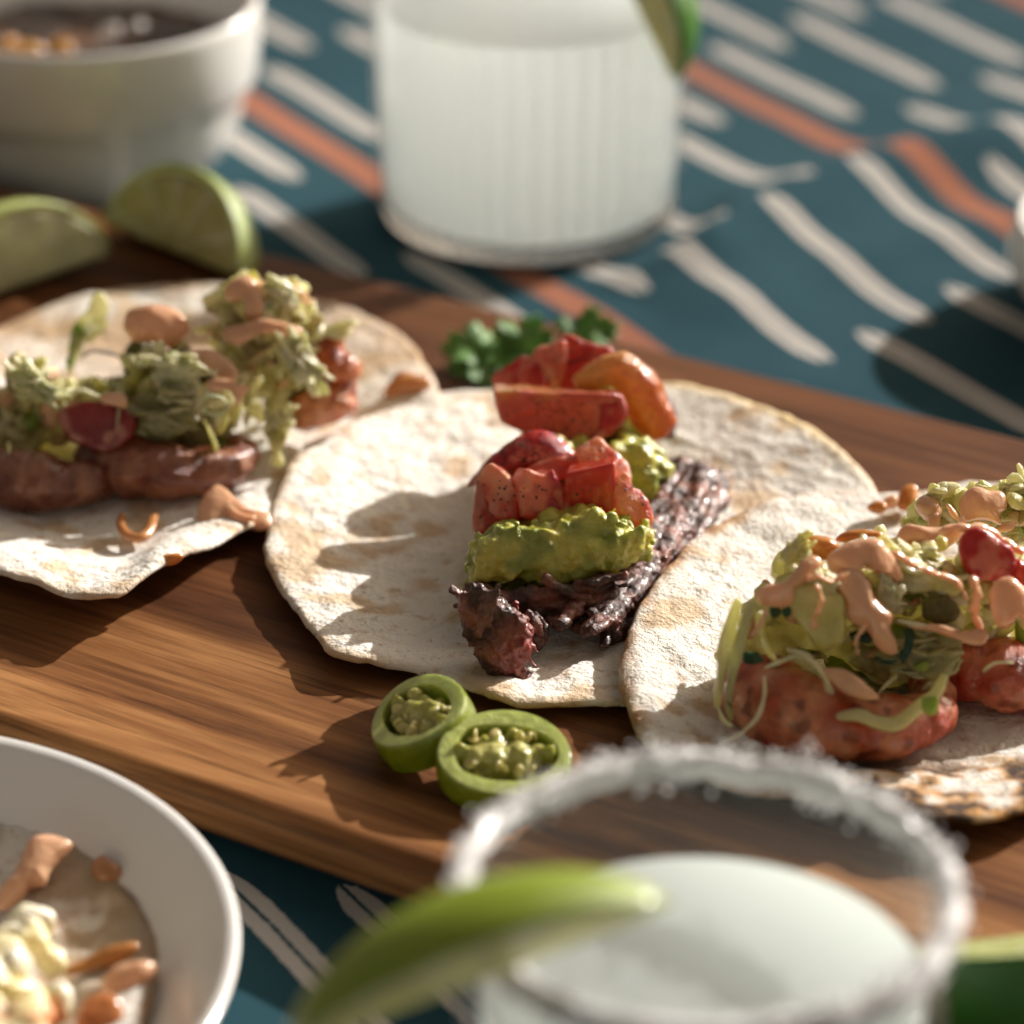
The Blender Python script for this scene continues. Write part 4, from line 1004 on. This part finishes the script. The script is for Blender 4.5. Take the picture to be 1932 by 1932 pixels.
ring(c3(1260, 940)[0], c3(1260, 940)[1], 935, 24, 17, .05, 'white scallion ring on the front of the left slaw')

# ------------------------------------------------------------------ cilantro behind the middle taco
def leaf(cu, cv, z, size, rot, pitch, seed, parent=None):
    g = random.Random(seed); A = P(cu, cv, z); n = 120; out = []
    for k in range(n):
        a = 2*math.pi*k/n
        lob = .50+.34*abs(math.cos(a*2.5))**.7+.20*abs(math.sin(a*7.5+seed))
        out.append((math.cos(a)*lob*size*1.15, math.sin(a)*lob*size))
    v = []; rings = 7
    Q = Quaternion((0, 0, 1), rot) ; Q2 = Quaternion((1, 0, 0), R(pitch))
    for side in (0, 1):
        for i in range(rings+1):
            t = i/rings
            for x, y in out:
                p = Vector((x*t, y*t, .22*size*t*t*math.cos(math.atan2(y, x)*3+seed)+.05*size*math.sin(x*t*9)-side*.03))
                v.append(A+Q2 @ (Q @ p))
    f = []; N = (rings+1)*n
    for i in range(rings):
        for j in range(n):
            a, b, c, d = i*n+j, i*n+(j+1) % n, (i+1)*n+(j+1) % n, (i+1)*n+j
            f.append((a, d, c, b)); f.append((N+a, N+b, N+c, N+d))
    for j in range(n):
        a = rings*n+j; b = rings*n+(j+1) % n; f.append((a, N+a, N+b, b))
    me = mesh_from(v, f)
    put('leaf', me, M['herb'], parent, noisetint(me, (.07, .20, .025), (.20, .40, .10), 1.2, seed))
r0 = P(960, 690, ZB)
ci = empty('cilantro_sprig', r0, 'green cilantro sprig lying on the board behind the middle taco', 'cilantro')
for a in ((900, 655, 2.4, .85, .3, 20, 1), (985, 648, 2.7, .85, 1.2, 35, 2), (925, 700, 2.2, .75, 2.4, 5, 3), (1000, 700, 2.3, .7, 4.0, 15, 5), (1105, 625, 2.5, .78, .2, 30, 4), (880, 690, 2.15, .5, 1.0, 8, 6)):
    leaf(*a, parent=ci)
v, f = shred([P(900, 690, 2.15), P(980, 690, 2.1), P(1060, 665, 2.2), P(1120, 640, 2.3)], .06, 1); me = mesh_from(v, f)
put('stem', me, M['herb'], ci, np.array((.10, .24, .05)))

# ------------------------------------------------------------------ jalapeno slices
def jalapeno(cen, normal, spin, ra, rb, thick, label, seed):
    n = Vector(normal).normalized(); ax = Vector((0, 0, 1)).cross(n).normalized()
    ay = n.cross(ax); ca, sa = math.cos(spin), math.sin(spin)
    ex = ax*ca+ay*sa; ey = ay*ca-ax*sa; C0 = Vector(cen)
    def W(x, y, z): return C0+ex*x+ey*y+n*z
    base = min(W(ra*math.cos(k*.3), rb*math.sin(k*.3), -thick/2).z for k in range(21))
    root = empty('jalapeno_slice', (C0.x, C0.y, base), label, 'jalapeno')
    seg = 80; v = []; f = []; cols = []
    # skin, cut face, then down the inner wall to the floor of the two hollows
    pr = [(0, -.04, -.5, 0), (0, .02, -.42, 0), (0, .045, -.1, 0), (0, .03, .36, 0), (0, .0, .46, .2), (0, -.035, .49, .7), (.06, 0, .495, 1), (.5, 0, .50, 1), (.95, 0, .49, 1), (1.0, 0, .45, .9), (1.02, 0, .2, .6), (1.04, 0, -.1, .4)]
    hol = lambda a: (.75+.05*math.cos(2*a)+.04*math.sin(3*a+seed), .72+.05*math.cos(2*a)+.04*math.sin(2*a+seed))
    for t, off, z, w in pr:
        for j in range(seg):
            a = 2*math.pi*j/seg; wob = 1+.03*math.sin(2*a+seed)+.025*math.sin(3*a+seed*2)
            hx, hy = hol(a); x = (ra*wob+off)*math.cos(a); y = (rb*wob+off)*math.sin(a)
            x = x*(1-t)+ra*hx*math.cos(a)*t; y = y*(1-t)+rb*hy*math.sin(a)*t
            v.append(W(x, y, z*thick+.03*math.sin(a*2+seed)))
            cols.append(mix((.26, .32, .008), (.54, .60, .18), w))
    m = len(pr); v.append(W(0, 0, -.12*thick)); cols.append(np.array((.42, .38, .06))); v.append(W(0, 0, -.5*thick)); cols.append(np.array((.30, .34, .08)))
    for i in range(m-1):
        for j in range(seg): f.append((i*seg+j, i*seg+(j+1) % seg, (i+1)*seg+(j+1) % seg, (i+1)*seg+j))
    for j in range(seg):
        f.append(((m-1)*seg+j, (m-1)*seg+(j+1) % seg, m*seg)); f.append(((j+1) % seg, j, m*seg+1))
    me = mesh_from(v, f)
    bm = bmesh.new(); bm.from_mesh(me); bmesh.ops.recalc_face_normals(bm, faces=bm.faces); bm.to_mesh(me); bm.free()
    me.set_sharp_from_angle(angle=R(32))
    put('flesh_ring', me, M['jalapeno'], root, np.array(cols))
    g = random.Random(seed); parts = []
    for k in range(70):                      # the pale core across the middle
        x = g.uniform(-.55, .55)*ra; y = g.gauss(0, .15)*rb+.05*math.sin(x*4+seed)
        parts.append(ball(W(x, y, g.uniform(-.25, .34)*thick), g.uniform(.14, .25), 2))
    for q in (-1, 1):
        parts.append(tube_geo([W(q*ra*.3, 0, .1), W(q*ra*.55, q*.05, .2*thick), W(q*(ra*.8), q*.06, .30*thick)], [.16, .11, .14], 10, 2.2))
    me = remesh(*join(parts), .035, 3, [(.05, 3), (.02, 8)], seed)
    put('core', me, M['jalapeno'], root, noisetint(me, (.44, .42, .07), (.60, .56, .18), 2, seed))
    for k in range(12):
        x = g.uniform(-.52, .52)*ra; y = g.choice((-1, 1))*g.uniform(.12, .48)*rb
        v, f = ball(W(x, y, g.uniform(.28, .44)*thick), (.17, .13, .05), 2, rrot(g)); me = mesh_from(v, f)
        put('seed', me, M['jalapeno'], root, np.array((.72, .62, .24)))
jalapeno(P(800, 1366, 2.6), (-.40, -.10, .9), .35, 1.14, 1.06, .78, 'left jalapeno slice leaning on its neighbour near the middle tortilla', 3)
jalapeno(P(952, 1440, 2.5), (.0, -.28, .96), -.1, 1.30, 1.20, .72, 'larger jalapeno slice beside the salted glass rim, right of the other', 8)

# ------------------------------------------------------------------ bowl, cup and plate
def put_lathe(name, prof, cen, mat, parent, seg=128, **kw):
    v, f = lathe(prof, seg, **kw); me = mesh_from(shift(v, cen), f)
    bm = bmesh.new(); bm.from_mesh(me); bmesh.ops.remove_doubles(bm, verts=bm.verts, dist=1e-4); bmesh.ops.recalc_face_normals(bm, faces=bm.faces); bm.to_mesh(me); bm.free(); me.shade_smooth()
    return put(name, me, mat, parent)
bc = (-12.9, 27.6, 0)
o = put_lathe('bowl', [(0, .3), (2.6, .3), (2.75, 0), (3.3, 0), (3.5, .15), (4.1, .7), (4.6, 1.6), (4.78, 2.4), (4.85, 2.75), (5.12, 2.95), (5.22, 3.3), (5.32, 4.2), (5.38, 5.2), (5.36, 5.45), (5.25, 5.55), (5.12, 5.45), (5.05, 5.0), (4.95, 3.6), (4.5, 2.0), (3.6, 1.1), (2, .75), (0, .7)], bc, M['ceramic'], None)
tag(o, 'white ceramic bowl with a stepped side at the top left holding dark salsa', 'bowl')
sv, sf = [], []
n = 56
for i in range(n+1):
    for j in range(n+1):
        x = -1+2*i/n; y = -1+2*j/n; q = max(abs(x), abs(y)); l = math.hypot(x, y); s = q/l if l > 1e-6 else 0
        x, y = x*s*4.93, y*s*4.93
        sv.append((bc[0]+x, bc[1]+y, 3.75+.28*noise.noise(Vector((x*.7, y*.7, 1)))+.12*noise.noise(Vector((x*2, y*2, 4)))))
for i in range(n):
    for j in range(n): sf.append((i*(n+1)+j, (i+1)*(n+1)+j, (i+1)*(n+1)+j+1, i*(n+1)+j+1))
me = mesh_from(sv, sf)
sal = put('salsa', me, M['salsa'], None, noisetint(me, (.035, .016, .008), (.13, .055, .02), .6, 2, 1.8)); tag(sal, 'dark brown salsa filling the white bowl', 'salsa')
g = random.Random(3)
for (u, v_), l in (((18, 88), 'yellow pepper piece in the salsa at the very left edge'), ((62, 93), 'larger yellow pepper piece in the salsa against the near rim'), ((118, 88), 'small yellow pepper piece in the salsa nearest the onion')):
    q = P(u, v_, 3.95); a, b = ball(q, (.5, .34, .25), 2, rrot(g)); me = mesh_from(a, b); displace(me, [(.12, 2)], u)
    tag(put('yellow_pepper_piece', me, M['tomato'], None, np.array((.66, .34, .03))), l, 'pepper')
for (u, v_), l in (((205, 70), 'left glossy onion piece in the dark salsa'), ((262, 55), 'right glossy onion piece in the dark salsa beside the bowl wall')):
    q = P(u, v_, 4.0); a, b = ball(q, (.5, .32, .25), 2, rrot(g)); me = mesh_from(a, b); displace(me, [(.12, 2)], u)
    tag(put('onion_piece', me, M['slaw'], None, np.array((.60, .55, .52))), l, 'onion')

_q = P(1904, 500, 1.6); cu_ = (_q.x+5.1, _q.y+.2, 0)
o = put_lathe('cup', [(0, 0.2), (2.6, 0.2), (2.7, 0.0), (3.1, 0.0), (4.0, 0.28), (4.75, 0.88), (5.1, 1.6), (5.06, 2.16), (4.92, 2.64), (4.8, 2.8), (4.66, 2.68), (4.75, 2.24), (4.8, 1.76), (4.4, 1.04), (3.5, 0.56), (0, 0.48)], cu_, M['ceramic'], None)
tag(o, 'round white ceramic cup half out of frame at the right edge', 'cup')

pc = (-13.4, -18.45, 0)
o = put_lathe('plate', [(0, .35), (4.2, .35), (4.4, 0), (4.9, 0), (5.2, .3), (6.6, .75), (7.6, 1.5), (8.2, 2.3), (8.36, 2.46), (8.38, 2.56), (8.28, 2.62), (8.08, 2.5), (7.3, 1.75), (6.5, 1.15), (5.6, .82), (4, .72), (0, .7)], pc, M['ceramic'], None)
tag(o, 'white ceramic plate with raised rim at the bottom left corner', 'plate')
cx8 = lambda x, y: (.4*x, 1313.8+.4*y)
def ring_uv(cx, cy, r, n=26, seed=0):
    return [(cx+r*(1+.012*math.sin(k*2.1+seed))*math.cos(2*math.pi*k/n), cy+r*(1+.012*math.sin(k*2.1+seed))*math.sin(2*math.pi*k/n)) for k in range(n)]
def proj(p):
    q = Vector(p)-CAM; fw = q.y*math.cos(EL)-q.z*math.sin(EL); up = q.y*math.sin(EL)+q.z*math.cos(EL)
    return 966+FPX*q.x/fw, 966-FPX*up/fw
tortilla('tortilla', [proj((x, y, 1.35))+(1.35,) for x, y in ring_uv(-13.15, -17.75, 6.5)], M['tortilla_rough'], 'tortilla lying in the white plate under sauce and cheese', z0=.82, seed=44, lump=1.6,
         tint_fn=lambda co, tt, c: mix(mix(c, (.22, .14, .075), np.clip((tt-.955)/.03, 0, 1)*.9), (.45, .33, .21), np.clip(np.array([nz(p, .6, 81)+.7*nz(p, 1.7, 83) for p in co])*2.4+.25, 0, .85)))
ZP = 1.55
for q, l, c_, tf in [([(60, 860), (150, 690), (220, 655), (330, 690), (325, 730), (250, 830), (215, 900), (150, 900), (100, 960), (10, 1010), (-30, 960)], 'fat stroke of peach sauce on the plate tortilla', SAU, .35),
                 ([(440, 820), (455, 760), (500, 740), (560, 780), (600, 840), (560, 890), (480, 885)], 'small peach sauce dollop near the plate tortilla edge', (.64, .30, .12), .3),
                 ([(305, 1300), (360, 1240), (460, 1190), (600, 1165), (665, 1175), (600, 1220), (480, 1270), (380, 1310)], 'slim amber streak of sauce on the plate tortilla', (.60, .27, .07), .15),
                 ([(470, 1400), (500, 1310), (600, 1260), (740, 1262), (735, 1320), (650, 1370), (560, 1420)], 'glossy sauce dollop low on the plate tortilla', SAU, .28),
                 ([(360, 1560), (400, 1440), (480, 1400), (560, 1440), (560, 1560), (440, 1640)], 'orange sauce pool at the bottom edge of the photo', (.62, .24, .08), .15)]:
    sauce(C(cx8, q), l, z=ZP, tf=tf, tb=.2, pitch=62, col=c_)
def crumbs(poly, z, n, seed, label):
    g = random.Random(seed); parts = []; k = 0
    while len(parts) < n:
        u = g.uniform(-60, 110); v_ = g.uniform(1730, 1990)
        if not inside((u, v_), poly): continue
        r = g.uniform(.25, .55); parts.append(ball(P(u, v_, z+g.uniform(0, .7)), (r, r*.8, r*.6), 2, rrot(g)))
    me = remesh(*join(parts), .06, 2, [(.08, 1.8), (.03, 5)], seed)
    t = noisetint(me, (.80, .70, .36), (.78, .74, .60), 1.2, 2); sp = np.array([nz(p, 1.0, 17) for p in coords(me)]); t = mix(t, (.62, .20, .06), np.clip((sp-.28)*4, 0, .9))
    tag(put('cheese_heap', me, M['cheese'], None, t), label, 'cheese')
crumbs([(-60, 1740), (60, 1740), (105, 1800), (100, 1990), (-60, 1990)], ZP, 46, 5, 'bright pile of melted cheese and egg at the bottom left corner')
v, f = join([shred([P(*cx8(590, 850), 1.5), P(*cx8(640, 790), 1.7), P(*cx8(690, 735), 1.9)], .07), shred([P(*cx8(610, 860), 1.5), P(*cx8(670, 820), 1.65), P(*cx8(715, 745), 1.8)], .08)]); me = mesh_from(v, f)
tag(put('cabbage_shred', me, M['slaw'], None, np.array((.50, .38, .20))), 'dry tan shred sticking out over the plate rim', 'cabbage')

# ------------------------------------------------------------------ glasses
def tumbler(cen, r0, r1, h, label, flutes, famp, inner=.28, base=.9, seg=288):
    root = empty('tumbler', cen, label, 'glass')
    prof = [(0, .0)]
    prof += [(r0-.55, 0), (r0-.3, .06), (r0-.08, .25), (r0, .5)]
    N = 24
    for i in range(1, N+1):
        t = i/N; z = .5+(h-.62)*t; fl = min(1, t*6)*(1 if z < h-1.6 else max(0, (h-.9-z)/.7)); prof.append((r0+(r1-r0)*t, z, fl))
    prof += [(r1-.04, h-.04), (r1-.12, h), (r1-.2, h-.04)]
    for i in range(0, 9):
        t = i/8; z = h-.15-(h-.15-base)*t; prof.append((r1+(r0-r1)*t-inner, z))
    prof += [(r0-inner-.4, base-.1), (0, base-.15)]
    v, f = lathe(prof, seg, flutes, famp); me = mesh_from(shift(v, cen), f)
    bm = bmesh.new(); bm.from_mesh(me); bmesh.ops.remove_doubles(bm, verts=bm.verts, dist=1e-4); bmesh.ops.recalc_face_normals(bm, faces=bm.faces); bm.to_mesh(me); bm.free(); me.shade_smooth()
    put('glass_body', me, M['glass'], root)
    b = [(0, .03), (r0-.45, .03), (r0-.2, .14, 1), (r0-.1, .45, 1), (r0-.12, base-.12, 1), (r0-.3, base-.06), (0, base-.06)]
    v, f = lathe(b, seg, flutes, .10); me = mesh_from(shift(v, cen), f)
    bm = bmesh.new(); bm.from_mesh(me); bmesh.ops.remove_doubles(bm, verts=bm.verts, dist=1e-4); bmesh.ops.recalc_face_normals(bm, faces=bm.faces); bm.to_mesh(me); bm.free(); me.shade_smooth()
    put('glass_base', me, M['solidglass'], root)
    return root
def liquid(cen, r0, r1, z0, z1, label, col, flutes=0, pat=0.0):
    N = 60; prof = [(0, z0), (r0-.4, z0), (r0-.12, z0+.08)]
    for i in range(N+1):
        t = i/N; prof.append((r0+(r1-r0)*t+(pat*math.sin(i*2.1) if i < N-2 else 0), z0+.2+(z1-z0-.2)*t, 1))
    prof += [(r1-.12, z1-.03), (0, z1-.05)]
    v, f = lathe(prof, 288, flutes, .085); me = mesh_from(shift(v, cen), f)
    bm = bmesh.new(); bm.from_mesh(me); bmesh.ops.remove_doubles(bm, verts=bm.verts, dist=1e-4); bmesh.ops.recalc_face_normals(bm, faces=bm.faces); bm.to_mesh(me); bm.free(); me.shade_smooth()
    o = put('drink', me, M['drink'], None, np.array(col)); tag(o, label, 'drink')
gc = (.5, 24.1, 0); gcf = (3.12, -24.4, 0)
tumbler(gc, 4.42, 4.72, 9.2, 'fluted glass tumbler standing on the cloth behind the board', 40, .07, .16, .6)
liquid((gc[0], gc[1], 0), 4.22, 4.42, .55, 6.75, 'cloudy pale lime drink filling the rear tumbler', (.97, .992, .985), 40, .04)
ft = tumbler(gcf, 3.8, 4.08, 7.9, 'foreground glass tumbler with thick salted rim, close to the camera', 40, .05, .2)
liquid(gcf, 3.50, 3.66, .8, 6.15, 'cloudy grey green drink in the foreground salted tumbler', (.86, .90, .88))
def salt(cen, r, z, parent, seed):
    g = random.Random(seed); parts = []
    for k in range(3200):
        a = g.uniform(0, 2*math.pi)
        lump = .5+.5*noise.noise(Vector((math.cos(a)*4, math.sin(a)*4, 2)))
        if g.random() > .55+.6*lump: continue
        q = g.gauss(0, .12); w = g.gauss(-.10, .12+.16*lump); s = g.uniform(.03, .08)
        c = (cen[0]+(r+q)*math.cos(a), cen[1]+(r+q)*math.sin(a), z+w)
        parts.append(ball(c, (s, s*g.uniform(.6, 1), s*g.uniform(.6, 1)), 1, rrot(g)))
    ring_ = []
    for k in range(96):
        a = 2*math.pi*k/96; ring_.append(Vector((cen[0]+r*math.cos(a), cen[1]+r*math.sin(a), z-.12)))
    tv, tf_ = tube_geo(ring_+[ring_[0]], .17, 10, 1.5)
    tv = [p+Vector((noise.noise(p*2.5), noise.noise(p*2.5+Vector((9, 0, 0))), noise.noise(p*2.5+Vector((0, 9, 0)))))*.13 for p in tv]
    parts.append((tv, tf_))
    v, f = join(parts); me = mesh_from(v, f, False)
    o = put('salt_rim', me, M['salt'], parent, np.array((.82, .82, .82))); o['kind'] = 'stuff'
salt(gcf, 3.98, 7.92, ft, 4)

# ------------------------------------------------------------------ lime wedges
def lime(cen, xdir, zdir, a, r, alpha, label, seed, rind=(.10, .24, .012), flesh=(.55, .60, .24), rest=None):
    X = Vector(xdir).normalized(); Zd = Vector(zdir); Zd = (Zd-X*Zd.dot(X)).normalized(); Yd = Zd.cross(X)
    C0 = Vector(cen); al = R(alpha)/2
    def rho(x): return r*max(0.0, 1-(abs(x)/a)**2.0)**.62
    def W(x, rr, th): return C0+X*x+Yd*(rr*math.sin(th))+Zd*(rr*math.cos(th))
    nx, nt_ = 40, 22
    allz = [W(-a+2*a*i/20, rho(-a+2*a*i/20), t).z for i in range(21) for t in (-al, 0, al)]+[W(x, 0, 0).z for x in (-a, a)]
    root = empty('lime_wedge', (C0.x, C0.y, min(allz)), label, 'lime')
    # peel: shell between rho and rho - .28, with green outside and pale pith edges
    v = []; cols = []; f = []; th_ = .26
    for lay in (0, 1, 2):
        for i in range(nx+1):
            x = -a+2*a*i/nx; x *= .999 if lay == 0 else (.985 if lay == 1 else .93)
            for j in range(nt_+1):
                t = -al+2*al*j/nt_
                rr = max(.02, rho(x)-(0, .07, th_)[lay])
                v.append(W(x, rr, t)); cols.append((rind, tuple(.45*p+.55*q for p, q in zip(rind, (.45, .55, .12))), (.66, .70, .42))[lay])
    m = (nx+1)*(nt_+1)
    def I(l, i, j): return l*m+i*(nt_+1)+j
    for i in range(nx):
        for j in range(nt_):
            f.append((I(0, i, j), I(0, i+1, j), I(0, i+1, j+1), I(0, i, j+1))); f.append((I(2, i, j), I(2, i, j+1), I(2, i+1, j+1), I(2, i+1, j)))
        for l in (0, 1):
            f.append((I(l, i, 0), I(l+1, i, 0), I(l+1, i+1, 0), I(l, i+1, 0))); f.append((I(l, i, nt_), I(l, i+1, nt_), I(l+1, i+1, nt_), I(l+1, i, nt_)))
    for j in range(nt_):
        for l in (0, 1):
            f.append((I(l, 0, j), I(l, 0, j+1), I(l+1, 0, j+1), I(l+1, 0, j))); f.append((I(l, nx, j), I(l+1, nx, j), I(l+1, nx, j+1), I(l, nx, j+1)))
    me = mesh_from(v, f); bm = bmesh.new(); bm.from_mesh(me); bmesh.ops.recalc_face_normals(bm, faces=bm.faces); bm.to_mesh(me); bm.free()
    put('peel', me, M['limepeel'], root, np.array(cols))
    # flesh: a wedge with two pulpy faces
    v = []; cols = []; f = []; nr = 12; a2 = a*.93
    for side in (-1, 1):
        for i in range(nx+1):
            x = -a2+2*a2*i/nx
            for k in range(nr+1):
                rr = max(0.0, rho(x*1.0)-th_+.01)*k/nr
                ph = math.atan2(rr, x); seam = abs(math.sin(ph*5+seed)); bul = .07*nz((x, rr, side), 1.6, seed)+.05*seam*(k/nr)
                th = side*(al-.01)
                p = W(x, rr, th); nrm = (Yd*math.cos(th)-Zd*math.sin(th))*side
                v.append(p+nrm*bul*(1 if 0 < k < nr and 0 < i < nx else 0))
                cols.append(mix((.74, .76, .52), flesh, min(1, seam*2.2)*min(1, 3.5*(1-k/nr)+.25)))
    m = (nx+1)*(nr+1)
    for i in range(nx):
        for k in range(nr):
            q = (i*(nr+1)+k, (i+1)*(nr+1)+k, (i+1)*(nr+1)+k+1, i*(nr+1)+k+1); f.append(q); f.append(tuple(m+z for z in reversed(q)))
        f.append((i*(nr+1)+nr, (i+1)*(nr+1)+nr, m+(i+1)*(nr+1)+nr, m+i*(nr+1)+nr))
    me = mesh_from(v, f); bm = bmesh.new(); bm.from_mesh(me); bmesh.ops.remove_doubles(bm, verts=bm.verts, dist=1e-4); bmesh.ops.recalc_face_normals(bm, faces=bm.faces); bm.to_mesh(me); bm.free(); me.shade_smooth()
    # colours again after welding
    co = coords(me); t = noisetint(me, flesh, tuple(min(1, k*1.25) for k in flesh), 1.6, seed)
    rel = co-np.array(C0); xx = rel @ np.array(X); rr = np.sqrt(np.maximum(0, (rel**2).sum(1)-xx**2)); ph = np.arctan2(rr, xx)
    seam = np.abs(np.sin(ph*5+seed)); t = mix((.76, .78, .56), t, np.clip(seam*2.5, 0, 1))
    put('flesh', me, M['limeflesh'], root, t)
    return root
_x = Vector((-.78, -.62, -.06)).normalized()
lime(P(205, 482, 2.3)+_x*2.75, _x, (-.05, .72, .69), 2.9, 2.3, 84, 'pale lime wedge at the left edge with cut face toward the camera', 1, rind=(.40, .46, .14), flesh=(.66, .70, .44))
lime(P(318, 470, 2.3), (.74, -.67, -.02), (.40, .80, .42), 2.75, 2.35, 84, 'shaded lime wedge in front of the white bowl', 4, rind=(.30, .36, .07), flesh=(.50, .46, .19))  # darker olive than the pale wedge: its shade is in the colours
lime(P(1960, 1760, 3.3), (.98, .12, .05), (-.05, -.80, -.55), 3.2, 2.2, 120, 'dark green lime wedge on the board behind the foreground glass', 6, rind=(.035, .13, .012))
lime(P(905, 1850, 7.95), (.93, .16, .31), (-.30, .04, .95), 3.2, 1.5, 76, 'lime wedge pushed onto the salted rim of the foreground glass', 9, rind=(.22, .30, .008), flesh=(.78, .76, .40))
lime(Y(1195, 5, 20.6)+Vector((0, .3, 0)), (.45, -.35, -.85), (.85, -.25, .30), 2.6, 1.7, 75, 'lime wedge hanging on the rim of the rear tumbler', 12, rind=(.06, .20, .01), flesh=(.66, .64, .26))
